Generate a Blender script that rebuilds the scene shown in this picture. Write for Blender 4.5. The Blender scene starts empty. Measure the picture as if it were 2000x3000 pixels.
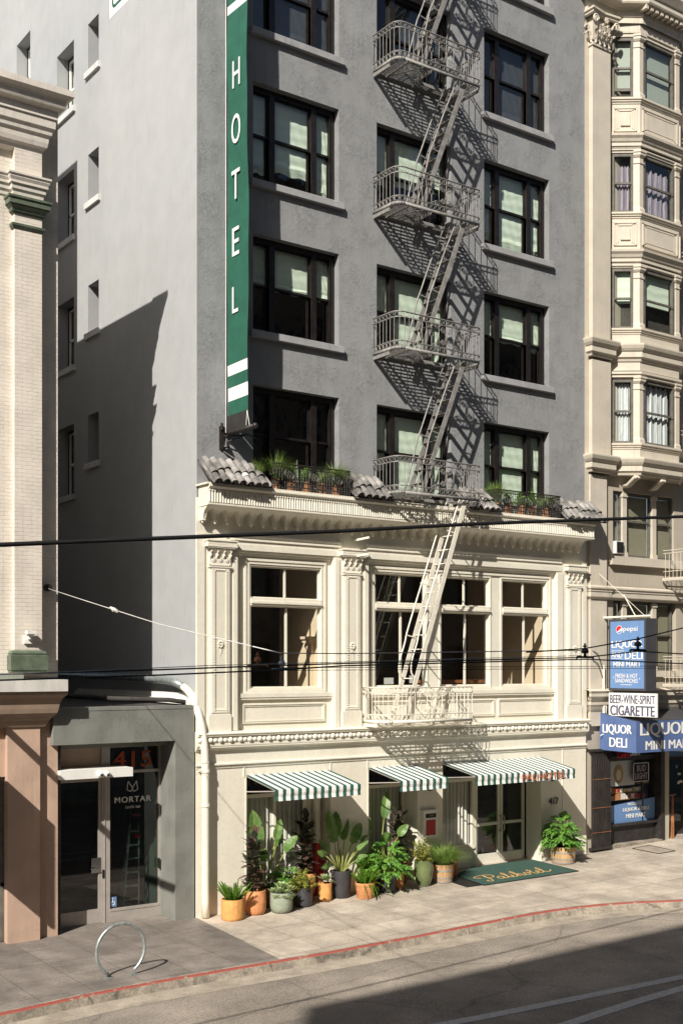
import bpy, bmesh, math, random
from mathutils import Vector, Matrix
R=math.radians
scene=bpy.context.scene
COL=scene.collection
# ---------------------------------------------------------------- camera
F=3477.0; AL=math.atan(4835/3477.0)
cam_d=bpy.data.cameras.new('camera'); cam=bpy.data.objects.new('camera',cam_d); COL.objects.link(cam)
cam.location=(-11.794,-21.467,5.133)
cam.rotation_euler=(R(90),0,AL-R(90))
cam_d.sensor_fit='VERTICAL'; cam_d.sensor_height=36; cam_d.lens=F/3000*36
cam_d.shift_x=0; cam_d.shift_y=(1956-1500)/3000.0
cam_d.clip_start=.1; cam_d.clip_end=500
scene.camera=cam
# ---------------------------------------------------------------- light
SX,SY,SZ=1.58,1.0,-1.48
w=bpy.data.worlds.new('World'); scene.world=w; w.use_nodes=True
nt=w.node_tree; bg=nt.nodes['Background']
sky=nt.nodes.new('ShaderNodeTexSky'); sky.sky_type='NISHITA'; sky.sun_disc=False
sky.sun_elevation=math.atan2(-SZ,math.hypot(SX,SY)); sky.sun_rotation=math.atan2(-SX,-SY)
sky.air_density=1.0; sky.dust_density=1.5
nt.links.new(sky.outputs[0],bg.inputs[0]); bg.inputs[1].default_value=.066
sd=bpy.data.lights.new('sun','SUN'); sd.energy=5.0; sd.angle=R(.53); sd.color=(1,.94,.85)
so=bpy.data.objects.new('sun',sd); COL.objects.link(so)
so.rotation_euler=Vector((SX,SY,SZ)).to_track_quat('-Z','Y').to_euler(); so.location=(-20,-30,40)
vs=scene.view_settings; vs.view_transform='Standard'; vs.look='None'; vs.gamma=1; vs.exposure=.48
scene.cycles.max_bounces=8; scene.cycles.transparent_max_bounces=16
scene.cycles.caustics_reflective=False; scene.cycles.caustics_refractive=False
# ---------------------------------------------------------------- materials
def mat(name,col,rough=.7,var=.0,vs=1.0,bump=0.,bs=20.,metal=0.,col2=None,spec=.5,det=6.,streak=0.,coat=0.,tr=0.):
    m=bpy.data.materials.new(name); m.use_nodes=True; t=m.node_tree; b=t.nodes['Principled BSDF']
    b.inputs['Base Color'].default_value=(*col,1); b.inputs['Roughness'].default_value=rough
    b.inputs['Metallic'].default_value=metal; b.inputs['Specular IOR Level'].default_value=spec
    if coat: b.inputs['Coat Weight'].default_value=coat
    tc=t.nodes.new('ShaderNodeTexCoord')
    if var or col2:
        n=t.nodes.new('ShaderNodeTexNoise'); n.inputs['Scale'].default_value=vs; n.inputs['Detail'].default_value=det
        n.inputs['Roughness'].default_value=.62
        src=tc.outputs['Object']
        if streak:
            mp=t.nodes.new('ShaderNodeMapping'); mp.inputs['Scale'].default_value=(1,1,streak); t.links.new(src,mp.inputs[0]); src=mp.outputs[0]
        t.links.new(src,n.inputs['Vector'])
        r=t.nodes.new('ShaderNodeValToRGB')
        c2=col2 or tuple(max(0,c*(1-var)) for c in col); c1=tuple(min(1,c*(1+var*.5)) for c in col) if not col2 else col
        r.color_ramp.elements[0].position=.35; r.color_ramp.elements[1].position=.65
        r.color_ramp.elements[0].color=(*c2,1); r.color_ramp.elements[1].color=(*c1,1)
        t.links.new(n.outputs['Fac'],r.inputs[0]); t.links.new(r.outputs[0],b.inputs['Base Color'])
    if bump:
        n2=t.nodes.new('ShaderNodeTexNoise'); n2.inputs['Scale'].default_value=bs; n2.inputs['Detail'].default_value=8
        t.links.new(tc.outputs['Object'],n2.inputs['Vector'])
        bp=t.nodes.new('ShaderNodeBump'); bp.inputs['Strength'].default_value=1; bp.inputs['Distance'].default_value=bump
        t.links.new(n2.outputs['Fac'],bp.inputs['Height']); t.links.new(bp.outputs[0],b.inputs['Normal'])
    return m
def nodes(m): return m.node_tree,m.node_tree.nodes,m.node_tree.links,m.node_tree.nodes['Principled BSDF']
def stucco(name,col,scale=7.,amt=.012,var=.12,streak=.25):
    """trowelled stucco: noise warped ridges, soft stains"""
    m=mat(name,col,.85,var,1.1,streak=streak); t,N,L,b=nodes(m)
    tc=N['Texture Coordinate']
    n=N.new('ShaderNodeTexNoise'); n.inputs['Scale'].default_value=scale; n.inputs['Detail'].default_value=3; n.inputs['Distortion'].default_value=2.2
    L.new(tc.outputs['Object'],n.inputs['Vector'])
    v=N.new('ShaderNodeTexVoronoi'); v.feature='DISTANCE_TO_EDGE'; v.inputs['Scale'].default_value=scale*1.3
    mx=N.new('ShaderNodeMixRGB'); mx.inputs[0].default_value=.22
    L.new(tc.outputs['Object'],mx.inputs[1]); L.new(n.outputs['Color'],mx.inputs[2]); L.new(mx.outputs[0],v.inputs['Vector'])
    rr=N.new('ShaderNodeMapRange'); rr.inputs[1].default_value=0; rr.inputs[2].default_value=.06
    L.new(v.outputs['Distance'],rr.inputs[0])
    f=N.new('ShaderNodeTexNoise'); f.inputs['Scale'].default_value=scale*9; f.inputs['Detail'].default_value=6
    L.new(tc.outputs['Object'],f.inputs['Vector'])
    n3=N.new('ShaderNodeTexNoise'); n3.inputs['Scale'].default_value=1.7
    L.new(tc.outputs['Object'],n3.inputs['Vector'])
    cr=N.new('ShaderNodeMapRange'); cr.inputs[1].default_value=.4; cr.inputs[2].default_value=.62; L.new(n3.outputs['Fac'],cr.inputs[0])
    m1=N.new('ShaderNodeMath'); m1.operation='MULTIPLY'; L.new(rr.outputs[0],m1.inputs[0]); L.new(cr.outputs[0],m1.inputs[1])
    a=N.new('ShaderNodeMath'); a.operation='MULTIPLY_ADD'; a.inputs[1].default_value=.6; L.new(f.outputs['Fac'],a.inputs[0]); L.new(m1.outputs[0],a.inputs[2])
    a2=N.new('ShaderNodeMath'); a2.operation='ADD'; L.new(a.outputs[0],a2.inputs[0]); L.new(n.outputs['Fac'],a2.inputs[1])
    bp=N.new('ShaderNodeBump'); bp.inputs['Distance'].default_value=amt; bp.inputs['Strength'].default_value=.9
    L.new(a2.outputs[0],bp.inputs['Height']); L.new(bp.outputs[0],b.inputs['Normal'])
    return m
def brickm(name,col,bw=.2,rh=.073):
    m=mat(name,col,.75,.10,2.0); t,N,L,b=nodes(m); tc=N['Texture Coordinate']
    sx=N.new('ShaderNodeSeparateXYZ'); L.new(tc.outputs['Object'],sx.inputs[0])
    ad=N.new('ShaderNodeMath'); L.new(sx.outputs[0],ad.inputs[0]); L.new(sx.outputs[1],ad.inputs[1])
    nz=N.new('ShaderNodeTexNoise'); nz.inputs['Scale'].default_value=9; L.new(tc.outputs['Object'],nz.inputs['Vector'])
    zz=N.new('ShaderNodeMath'); zz.operation='MULTIPLY_ADD'; zz.inputs[1].default_value=.022; L.new(nz.outputs['Fac'],zz.inputs[0]); L.new(sx.outputs[2],zz.inputs[2])
    cx=N.new('ShaderNodeCombineXYZ'); L.new(ad.outputs[0],cx.inputs[0]); L.new(zz.outputs[0],cx.inputs[1])
    br=N.new('ShaderNodeTexBrick'); br.inputs['Scale'].default_value=1; br.inputs['Brick Width'].default_value=bw; br.inputs['Row Height'].default_value=rh
    br.inputs['Mortar Size'].default_value=.006; br.inputs['Mortar Smooth'].default_value=.6
    L.new(cx.outputs[0],br.inputs['Vector'])
    n=N.new('ShaderNodeTexNoise'); n.inputs['Scale'].default_value=5; n.inputs['Detail'].default_value=5; L.new(tc.outputs['Object'],n.inputs['Vector'])
    mr=N.new('ShaderNodeMapRange'); mr.inputs[1].default_value=.35; mr.inputs[2].default_value=.6; mr.inputs[3].default_value=.25; L.new(n.outputs['Fac'],mr.inputs[0])
    mu=N.new('ShaderNodeMath'); mu.operation='MULTIPLY'; L.new(br.outputs['Fac'],mu.inputs[0]); L.new(mr.outputs[0],mu.inputs[1])
    iv=N.new('ShaderNodeMath'); iv.operation='MULTIPLY'; iv.inputs[1].default_value=-1; L.new(mu.outputs[0],iv.inputs[0])
    a=N.new('ShaderNodeMath'); a.operation='MULTIPLY_ADD'; a.inputs[1].default_value=.4; L.new(n.outputs['Fac'],a.inputs[0]); L.new(iv.outputs[0],a.inputs[2])
    bp=N.new('ShaderNodeBump'); bp.inputs['Distance'].default_value=.006; L.new(a.outputs[0],bp.inputs['Height']); L.new(bp.outputs[0],b.inputs['Normal'])
    src=b.inputs['Base Color'].links[0].from_socket
    mx=N.new('ShaderNodeMixRGB'); mx.blend_type='MULTIPLY'; mx.inputs[2].default_value=(.72,.66,.6,1)
    mf=N.new('ShaderNodeMath'); mf.operation='MULTIPLY'; mf.inputs[1].default_value=.3; L.new(mu.outputs[0],mf.inputs[0])
    L.new(mf.outputs[0],mx.inputs[0]); L.new(src,mx.inputs[1]); L.new(mx.outputs[0],b.inputs['Base Color'])
    return m
def glassm(name,tint=(.93,.97,.94),rough=.0,ior=1.5,wav=.0):
    m=bpy.data.materials.new(name); m.use_nodes=True; t=m.node_tree; N=t.nodes; L=t.links
    for n in list(N): N.remove(n)
    o=N.new('ShaderNodeOutputMaterial'); mx=N.new('ShaderNodeMixShader'); tr=N.new('ShaderNodeBsdfTransparent'); g=N.new('ShaderNodeBsdfGlossy')
    tr.inputs[0].default_value=(*tint,1); g.inputs['Roughness'].default_value=rough; g.inputs['Color'].default_value=(.9,.92,.95,1)
    fr=N.new('ShaderNodeLayerWeight'); fr.inputs['Blend'].default_value=.5
    pw=N.new('ShaderNodeMath'); pw.operation='POWER'; pw.inputs[1].default_value=4.2; L.new(fr.outputs['Facing'],pw.inputs[0])
    ma=N.new('ShaderNodeMath'); ma.operation='MULTIPLY_ADD'; ma.inputs[1].default_value=.85; ma.inputs[2].default_value=.075; L.new(pw.outputs[0],ma.inputs[0])
    L.new(ma.outputs[0],mx.inputs[0]); L.new(tr.outputs[0],mx.inputs[1]); L.new(g.outputs[0],mx.inputs[2]); L.new(mx.outputs[0],o.inputs[0])
    if wav:
        tc=N.new('ShaderNodeTexCoord'); n=N.new('ShaderNodeTexNoise'); n.inputs['Scale'].default_value=2.5; L.new(tc.outputs['Object'],n.inputs['Vector'])
        bp=N.new('ShaderNodeBump'); bp.inputs['Distance'].default_value=wav; L.new(n.outputs['Fac'],bp.inputs['Height']); L.new(bp.outputs[0],g.inputs['Normal'])
    return m
def wavem(name,c1,c2,scale,axis='X',rough=.85,bump=0.,dist=.3,dscale=1.):
    """folds or pleats running in one direction, their shade put into the colour"""
    m=mat(name,c1,rough); t,N,L,b=nodes(m); tc=N['Texture Coordinate']
    wv=N.new('ShaderNodeTexWave'); wv.bands_direction=axis; wv.inputs['Scale'].default_value=scale; wv.inputs['Distortion'].default_value=dist; wv.inputs['Detail Scale'].default_value=dscale
    L.new(tc.outputs['Object'],wv.inputs['Vector'])
    r=N.new('ShaderNodeValToRGB'); r.color_ramp.elements[0].color=(*c2,1); r.color_ramp.elements[1].color=(*c1,1)  # dark ramp end paints shade into the fold valleys
    L.new(wv.outputs['Fac'],r.inputs[0]); L.new(r.outputs[0],b.inputs['Base Color'])
    if bump:
        bp=N.new('ShaderNodeBump'); bp.inputs['Distance'].default_value=bump; L.new(wv.outputs['Fac'],bp.inputs['Height']); L.new(bp.outputs[0],b.inputs['Normal'])
    return m
M={}
M['grey']=stucco('grey_stucco',(.278,.283,.288),9,.007,.10)
M['grey_side']=mat('grey_side_paint',(.375,.385,.39),.8,.05,.45,.003,9,streak=.5)
M['sill']=mat('painted_sill',(.34,.34,.345),.7,.15,3,.004,12)
M['cream']=mat('cream_paint',(.76,.72,.61),.5,.045,1.6,.004,14,streak=.4)
M['brownframe']=mat('dark_brown_frame',(.015,.012,.011),.4,.5,6,.001,60)
M['sashlight']=mat('sash_edge',(.42,.38,.32),.6)
M['glass']=glassm('window_glass',wav=.009)
M['glass_clear']=glassm('shop_glass',(.95,.97,.96))
M['glass_dark']=glassm('tinted_glass',(.35,.42,.38),ior=1.55)
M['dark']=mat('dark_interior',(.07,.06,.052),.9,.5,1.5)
M['room']=mat('room_plaster',(.32,.27,.21),.9,.2,1)
M['roomtan']=mat('tan_plaster',(.78,.64,.46),.9,.1,1)
M['blind']=wavem('pleated_blind',(.74,.82,.70),(.70,.78,.66),1.3,'Z',.9,.006,2.5,1.5)
M['venetian']=wavem('venetian_blind',(.70,.74,.68),(.42,.44,.40),12,'Z',.6,.01,.0)
M['venetian3']=wavem('tan_venetian_blind',(.52,.46,.34),(.30,.265,.20),12,'Z',.6,.01,.0)
M['sill2']=mat('white_sill',(.60,.60,.59),.7,.1,3,.003,12)
M['venetian_shaded']=wavem('shade_toned_venetian_blind',(.10,.105,.12),(.055,.06,.075),12,'Z',.6,.01,.0)  # blind colour darkened and blued to stand in for shade and dark reflection
M['iron']=mat('grey_iron',(.25,.24,.225),.55,.3,8,.001,50)
M['iron_cream']=mat('cream_iron',(.74,.70,.60),.5,.12,6)
M['black_iron']=mat('black_iron',(.022,.018,.016),.5,.5,9,.002,60)
M['tile']=mat('grey_roof_tile',(.235,.222,.208),.85,.3,3.5,.006,14)
M['brick']=brickm('painted_brick',(.69,.63,.55))
M['beige']=mat('beige_stone_paint',(.66,.61,.545),.7,.10,2,.004,14)
M['greencap']=mat('green_trim',(.115,.145,.10),.6,.35,4,.004,14)
M['peach']=stucco('peach_stucco',(.52,.365,.275),14,.004,.12)
M['sage']=stucco('sage_stucco',(.212,.218,.195),16,.006,.10)
M['fascia']=mat('white_fascia',(.62,.60,.56),.7,.2,3,.002,20,streak=.2)
M['mould']=mat('brown_moulding',(.33,.24,.18),.7,.15,3)
M['rbwall']=mat('tan_paint',(.455,.405,.33),.75,.08,1.2,.004,10,streak=.3)
M['rbtrim']=mat('cream_trim',(.575,.52,.43),.6,.08,2,.003,12)
M['rbframe']=mat('taupe_frame',(.13,.12,.10),.6,.3,6)
M['alu']=mat('aluminium_frame',(.46,.42,.385),.45,.1,4,metal=.3)
M['steel']=mat('galvanised_steel',(.42,.47,.46),.38,.35,12,metal=.6)
M['chrome']=mat('chrome',(.6,.6,.6),.15,metal=1)
M['white']=mat('white_paint',(.78,.77,.73),.5,.06,3)
M['black']=mat('black_rubber',(.012,.012,.012),.5,.3,10)
M['grn']=mat('green_canvas',(.03,.10,.078),.85,.12,5,.001,200)
M['wht']=mat('white_canvas',(.80,.79,.76),.85,.06,5,.001,200)
M['bangrn']=mat('banner_green',(.012,.098,.062),.8,.18,3,.002,30)
M['banblk']=mat('black_canvas',(.025,.023,.022),.8,.3,4,.004,20)
M['terra']=mat('terracotta',(.62,.27,.11),.8,.25,5,.003,40)
M['terra2']=mat('orange_clay',(.66,.32,.10),.85,.2,9,.006,50)
M['terra3']=mat('brown_terracotta',(.42,.155,.065),.7,.3,5,.003,40)
M['char']=mat('charcoal_glaze',(.05,.048,.052),.42,.25,5,.002,20)
M['speck']=mat('speckled_stone',(.36,.40,.30),.8,.0,55,.002,60,col2=(.16,.19,.15))
M['glaze']=mat('green_glaze',(.16,.19,.075),.16,.0,3,.0,20,col2=(.075,.115,.05),coat=.6)
M['oak']=mat('oak_staves',(.52,.33,.16),.75,.3,4,.004,30,streak=.15)
M['hoop']=mat('zinc_hoop',(.42,.42,.42),.45,.2,8,metal=.5)
M['soil']=mat('soil',(.045,.03,.02),.95,.5,30,.01,60)
def leafm(name,c,c2,rough=.45,trans=.25,vs=9):
    m=mat(name,c,rough,.0,vs,col2=c2); t,N,L,b=nodes(m)
    tl=N.new('ShaderNodeBsdfTranslucent'); mx=N.new('ShaderNodeMixShader'); mx.inputs[0].default_value=trans
    L.new(b.inputs['Base Color'].links[0].from_socket,tl.inputs[0]); o=[n for n in N if n.type=='OUTPUT_MATERIAL'][0]
    L.new(b.outputs[0],mx.inputs[1]); L.new(tl.outputs[0],mx.inputs[2]); L.new(mx.outputs[0],o.inputs[0]); return m
M['fern']=leafm('fern_leaf',(.33,.55,.07),(.15,.33,.04),.55,.3,14)
M['philo']=leafm('split_leaf',(.25,.47,.08),(.06,.20,.035),.35,.3,6)
M['banana']=leafm('banana_leaf',(.24,.38,.12),(.10,.22,.05),.4,.4,5)
M['rubber']=leafm('rubber_leaf',(.085,.095,.07),(.035,.04,.03),.28,.05,4)
M['rubber2']=leafm('rubber_leaf_underside',(.13,.065,.045),(.055,.035,.03),.4,.05,4)
M['shrub']=leafm('shrub_leaf',(.50,.46,.10),(.16,.24,.04),.5,.3,30)
M['grass']=leafm('grass_blade',(.32,.42,.11),(.14,.26,.05),.5,.3,10)
M['succ']=leafm('succulent_leaf',(.40,.47,.22),(.22,.31,.13),.5,.1,9)
M['stem']=mat('stem',(.16,.12,.06),.8,.3,9)
M['stalk']=mat('green_stalk',(.30,.33,.09),.5,.35,6)
M['asph']=mat('asphalt',(.33,.285,.235),.9,.0,1.1,.005,140,col2=(.225,.198,.168),spec=.15,det=9)
M['gutter']=mat('gutter_concrete',(.36,.31,.245),.9,.3,2.5,.004,60,det=9)
M['road_mark']=mat('road_paint',(.50,.49,.47),.85,.0,14,.002,80,col2=(.36,.35,.33),spec=.2)
M['redcurb']=mat('red_curb_paint',(.30,.07,.05),.8,.0,9,.004,30,col2=(.30,.25,.20),det=9)
M['curb']=mat('curb_concrete',(.40,.35,.28),.9,.0,3.5,.006,30,col2=(.19,.165,.135),det=9)
M['blue']=mat('sign_blue',(.13,.24,.46),.5,.05,2)
M['blue2']=mat('awning_blue',(.085,.14,.31),.7,.15,2,.002,10)
M['signgrey']=mat('sign_dark_grey',(.05,.05,.055),.6,.15,2)
M['signwhite']=mat('sign_white',(.78,.77,.74),.5,.04,2)
M['navytext']=mat('navy_lettering',(.075,.08,.14),.6)
M['orange']=mat('dimmed_orange_lettering',(.36,.055,.018),.5)  # orange darkened in the colour for the shaded, tinted transom
M['orange2']=mat('copper_lettering',(.50,.15,.06),.5)
M['gold']=mat('gold_lettering',(.60,.36,.13),.7,.1,10)
M['mat']=mat('green_mat',(.03,.078,.06),.95,.2,12,.004,150)
M['gate']=mat('black_gate',(.028,.024,.022),.6,.5,5,.003,30)
M['roofdark']=mat('tar_roof',(.045,.04,.037),.9,.3,2,.01,12)
M['red']=mat('red_paint',(.42,.02,.02),.45,.15,6)
M['signred']=mat('bright_red',(.65,.015,.03),.5)
M['wood']=mat('varnished_wood',(.30,.12,.045),.4,.35,4)
M['curtain']=wavem('curtain',(.78,.75,.68),(.45,.43,.39),5.2,'X',.9,.012,.4,1.)
M['lavender']=wavem('lavender_curtain',(.42,.36,.42),(.24,.20,.26),2.6,'X',.9,.02,2,1.)
M['whitecurt']=wavem('white_curtain',(.80,.80,.82),(.52,.52,.56),2.8,'X',.9,.02,2,1.)
M['paper']=mat('paper',(.6,.6,.58),.7,.1,8)
M['wallA']=stucco('ochre_render',(.34,.27,.20),5,.01,.1)
M['wallB']=mat('pale_render',(.40,.38,.35),.85,.1,1)
def speckle(m,sc,lo,hi,p0=.38,p1=.62):
    t,N,L,b=nodes(m); tc=N['Texture Coordinate']; n=N.new('ShaderNodeTexNoise'); n.inputs['Scale'].default_value=sc; n.inputs['Detail'].default_value=3
    L.new(tc.outputs['Object'],n.inputs['Vector']); r=N.new('ShaderNodeMapRange'); r.inputs[1].default_value=p0; r.inputs[2].default_value=p1; r.inputs[3].default_value=lo; r.inputs[4].default_value=hi
    L.new(n.outputs['Fac'],r.inputs[0]); x=N.new('ShaderNodeMixRGB'); x.blend_type='MULTIPLY'; x.inputs[0].default_value=1
    L.new(b.inputs['Base Color'].links[0].from_socket,x.inputs[1]); L.new(r.outputs[0],x.inputs[2]); L.new(x.outputs[0],b.inputs['Base Color'])
speckle(M['asph'],42,.72,1.22); speckle(M['asph'],.35,.82,1.1); speckle(M['gutter'],30,.85,1.1); speckle(M['curb'],26,.8,1.1); speckle(M['tile'],6,.8,1.15)
speckle(M['grey_side'],2.2,.965,1.02); speckle(M['cream'],.8,.96,1.02); speckle(M['cream'],11,.975,1.01,.4,.5); speckle(M['rbwall'],.7,.93,1.04)
def drips(m,lo,sx=16,sz=.7,big=.9,p0=.52,p1=.7):
    """rain streaks and grime, in patches"""
    t,N,L,b=nodes(m); tc=N['Texture Coordinate']; mp=N.new('ShaderNodeMapping'); mp.inputs['Scale'].default_value=(sx,sx,sz); L.new(tc.outputs['Object'],mp.inputs[0])
    n=N.new('ShaderNodeTexNoise'); n.inputs['Scale'].default_value=1; n.inputs['Detail'].default_value=4; L.new(mp.outputs[0],n.inputs['Vector'])
    n2=N.new('ShaderNodeTexNoise'); n2.inputs['Scale'].default_value=big; n2.inputs['Detail'].default_value=5; L.new(tc.outputs['Object'],n2.inputs['Vector'])
    a=N.new('ShaderNodeMapRange'); a.inputs[1].default_value=p0; a.inputs[2].default_value=p1; L.new(n.outputs['Fac'],a.inputs[0])
    c=N.new('ShaderNodeMapRange'); c.inputs[1].default_value=.42; c.inputs[2].default_value=.62; L.new(n2.outputs['Fac'],c.inputs[0])
    k=N.new('ShaderNodeMath'); k.operation='MULTIPLY'; L.new(a.outputs[0],k.inputs[0]); L.new(c.outputs[0],k.inputs[1])
    r=N.new('ShaderNodeMapRange'); r.inputs[3].default_value=1; r.inputs[4].default_value=lo; L.new(k.outputs[0],r.inputs[0])
    x=N.new('ShaderNodeMixRGB'); x.blend_type='MULTIPLY'; x.inputs[0].default_value=1
    L.new(b.inputs['Base Color'].links[0].from_socket,x.inputs[1]); L.new(r.outputs[0],x.inputs[2]); L.new(x.outputs[0],b.inputs['Base Color'])
for k_,lo_ in (('cream',.94),('grey',.86),('grey_side',.90),('sage',.85),('rbtrim',.86),('rbwall',.86),('peach',.88),('fascia',.75),('beige',.82),('brick',.88),('blue2',.8),('blue',.88),('signwhite',.88),('bangrn',.82),('wht',.90),('sill',.75),('sill2',.8),('white',.85),('terra',.8),('terra2',.85),('char',.75),('speck',.85)): drips(M[k_],lo_)
drips(M['cream'],.88,45,5,2.2,.62,.68)
speckle(M['tile'],2.6,.66,1.25,.42,.58)
def cracks(m,sc,width,lo):
    t,N,L,b=nodes(m); tc=N['Texture Coordinate']; n=N.new('ShaderNodeTexNoise'); n.inputs['Scale'].default_value=1.6; n.inputs['Detail'].default_value=6; L.new(tc.outputs['Object'],n.inputs['Vector'])
    mx=N.new('ShaderNodeMixRGB'); mx.inputs[0].default_value=.35; L.new(tc.outputs['Object'],mx.inputs[1]); L.new(n.outputs['Color'],mx.inputs[2])
    v=N.new('ShaderNodeTexVoronoi'); v.feature='DISTANCE_TO_EDGE'; v.inputs['Scale'].default_value=sc; L.new(mx.outputs[0],v.inputs['Vector'])
    r=N.new('ShaderNodeMapRange'); r.inputs[1].default_value=0; r.inputs[2].default_value=width; r.inputs[3].default_value=lo; r.inputs[4].default_value=1; L.new(v.outputs['Distance'],r.inputs[0])
    x=N.new('ShaderNodeMixRGB'); x.blend_type='MULTIPLY'; x.inputs[0].default_value=1
    L.new(b.inputs['Base Color'].links[0].from_socket,x.inputs[1]); L.new(r.outputs[0],x.inputs[2]); L.new(x.outputs[0],b.inputs['Base Color'])
cracks(M['asph'],.42,.010,.72); cracks(M['curb'],.55,.012,.45); drips(M['curb'],.6,9,3,1.5)
rp=[n for n in M['redcurb'].node_tree.nodes if n.type=='VALTORGB'][0]; rp.color_ramp.elements[0].position=.36; rp.color_ramp.elements[1].position=.42
# ---------------------------------------------------------------- mesh helper
class MB:
    def __init__(s): s.v=[];s.f=[];s.mi=[];s.m=0
    def q(s,*p):
        n=len(s.v); s.v+= [tuple(a) for a in p]; s.f.append(tuple(range(n,n+len(p)))); s.mi.append(s.m)
    def box(s,x0,x1,y0,y1,z0,z1):
        n=len(s.v); s.v+=[(x,y,z) for x in(x0,x1) for y in(y0,y1) for z in(z0,z1)]
        for f in((0,1,3,2),(4,6,7,5),(0,4,5,1),(2,3,7,6),(0,2,6,4),(1,5,7,3)): s.f.append(tuple(n+i for i in f)); s.mi.append(s.m)
    def bar(s,a,b,w,h,up=(0,0,1)):
        """box beam between two points, w across, h along up"""
        a=Vector(a);b=Vector(b);d=(b-a).normalized();u=Vector(up); sd_=d.cross(u)
        if sd_.length<1e-4: sd_=d.cross(Vector((0,1,0)))
        sd_.normalize(); u=sd_.cross(d).normalized(); sd_*=w/2;u*=h/2;n=len(s.v)
        for p in(a,b):
            for c in(-sd_-u,sd_-u,sd_+u,-sd_+u): s.v.append(tuple(p+c))
        for f in((0,3,2,1),(4,5,6,7),(0,1,5,4),(1,2,6,5),(2,3,7,6),(3,0,4,7)): s.f.append(tuple(n+i for i in f)); s.mi.append(s.m)
    def tube(s,pts,r,seg=6,caps=True,closed=False):
        pts=[Vector(p) for p in pts]; n0=len(s.v); N=len(pts); up=None
        rs=r if isinstance(r,(list,tuple)) else [r]*N
        for i,p in enumerate(pts):
            if closed: d=pts[(i+1)%N]-pts[i-1]
            else: d=pts[min(i+1,N-1)]-pts[max(i-1,0)]
            if d.length<1e-9: d=Vector((0,0,1))
            d.normalize()
            if up is None:
                up=Vector((0,0,1)) if abs(d.z)<.9 else Vector((1,0,0))
            a=d.cross(up); 
            if a.length<1e-4: a=d.cross(Vector((0,1,0)))
            a.normalize(); up=a.cross(d).normalized()
            for k in range(seg):
                t=2*math.pi*k/seg; s.v.append(tuple(p+(a*math.cos(t)+up*math.sin(t))*rs[i]))
        for i in range(N if closed else N-1):
            j=(i+1)%N
            for k in range(seg):
                l=(k+1)%seg; s.f.append((n0+i*seg+k,n0+i*seg+l,n0+j*seg+l,n0+j*seg+k)); s.mi.append(s.m)
        if caps and not closed:
            s.f.append(tuple(n0+k for k in range(seg))[::-1]); s.f.append(tuple(n0+(N-1)*seg+k for k in range(seg))); s.mi+=[s.m,s.m]
    def ring(s,c,rad,r,ax=(1,0,0),ay=(0,0,1),seg=10,ts=4):
        c=Vector(c);ax=Vector(ax);ay=Vector(ay)
        s.tube([c+ax*(rad*math.cos(2*math.pi*k/seg))+ay*(rad*math.sin(2*math.pi*k/seg)) for k in range(seg)],r,ts,closed=True)
    def lathe(s,prof,c=(0,0,0),seg=32,close=False):
        n0=len(s.v)
        for (r,z) in prof:
            for k in range(seg):
                t=2*math.pi*k/seg; s.v.append((c[0]+r*math.cos(t),c[1]+r*math.sin(t),c[2]+z))
        for i in range(len(prof)-1):
            for k in range(seg):
                l=(k+1)%seg; s.f.append((n0+i*seg+k,n0+i*seg+l,n0+(i+1)*seg+l,n0+(i+1)*seg+k)); s.mi.append(s.m)
        if close:
            s.f.append(tuple(n0+k for k in range(seg))[::-1]); s.f.append(tuple(n0+(len(prof)-1)*seg+k for k in range(seg))); s.mi+=[s.m,s.m]
    def sphere(s,c,r,seg=8,rg=5,sq=1.):
        s.lathe([(max(1e-4,r*math.sin(math.pi*i/rg)),-r*sq*math.cos(math.pi*i/rg)) for i in range(rg+1)],c,seg)
    def prof_x(s,prof,x0,x1,yb,capl=True,capr=True,mr=0,ml=0,yw=None):
        """moulding: prof = [(projection, z)...] run along X; mr/ml=1 mitres the end outwards"""
        n0=len(s.v);n=len(prof)
        for (p,z) in prof: s.v.append((x0-ml*p,yb-p,z))
        for (p,z) in prof: s.v.append((x1+mr*p,yb-p,z))
        for i in range(n-1): s.f.append((n0+i,n0+n+i,n0+n+i+1,n0+i+1)); s.mi.append(s.m)
        if ml:
            k=len(s.v); 
            for (p,z) in prof: s.v.append((x0-p,(yw if yw is not None else yb),z))
            for i in range(n-1): s.f.append((n0+i,n0+i+1,k+i+1,k+i)); s.mi.append(s.m)
        elif capl: s.f.append(tuple(n0+i for i in range(n))); s.mi.append(s.m)
        if mr:
            k=len(s.v)
            for (p,z) in prof: s.v.append((x1+p,(yw if yw is not None else yb),z))
            for i in range(n-1): s.f.append((n0+n+i,k+i,k+i+1,n0+n+i+1)); s.mi.append(s.m)
        elif capr: s.f.append(tuple(n0+n+i for i in range(n))[::-1]); s.mi.append(s.m)
    def path_prof(s,path,prof):
        """moulding swept along a plan polyline [(x,y)...], outward = right-hand side of travel"""
        P=[Vector(p) for p in path];n=len(prof);n0=len(s.v)
        for i,p in enumerate(P):
            def nrm(a,b): d=(b-a).normalized(); return Vector((d.y,-d.x))
            if i==0: o=nrm(P[0],P[1])
            elif i==len(P)-1: o=nrm(P[-2],P[-1])
            else:
                a=nrm(P[i-1],P[i]);b=nrm(P[i],P[i+1]); o=(a+b)/(1+a.dot(b))
            for (q,z) in prof: s.v.append((p.x+o.x*q,p.y+o.y*q,z))
        for i in range(len(P)-1):
            for j in range(n-1):
                s.f.append((n0+i*n+j,n0+(i+1)*n+j,n0+(i+1)*n+j+1,n0+i*n+j+1)); s.mi.append(s.m)
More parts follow.
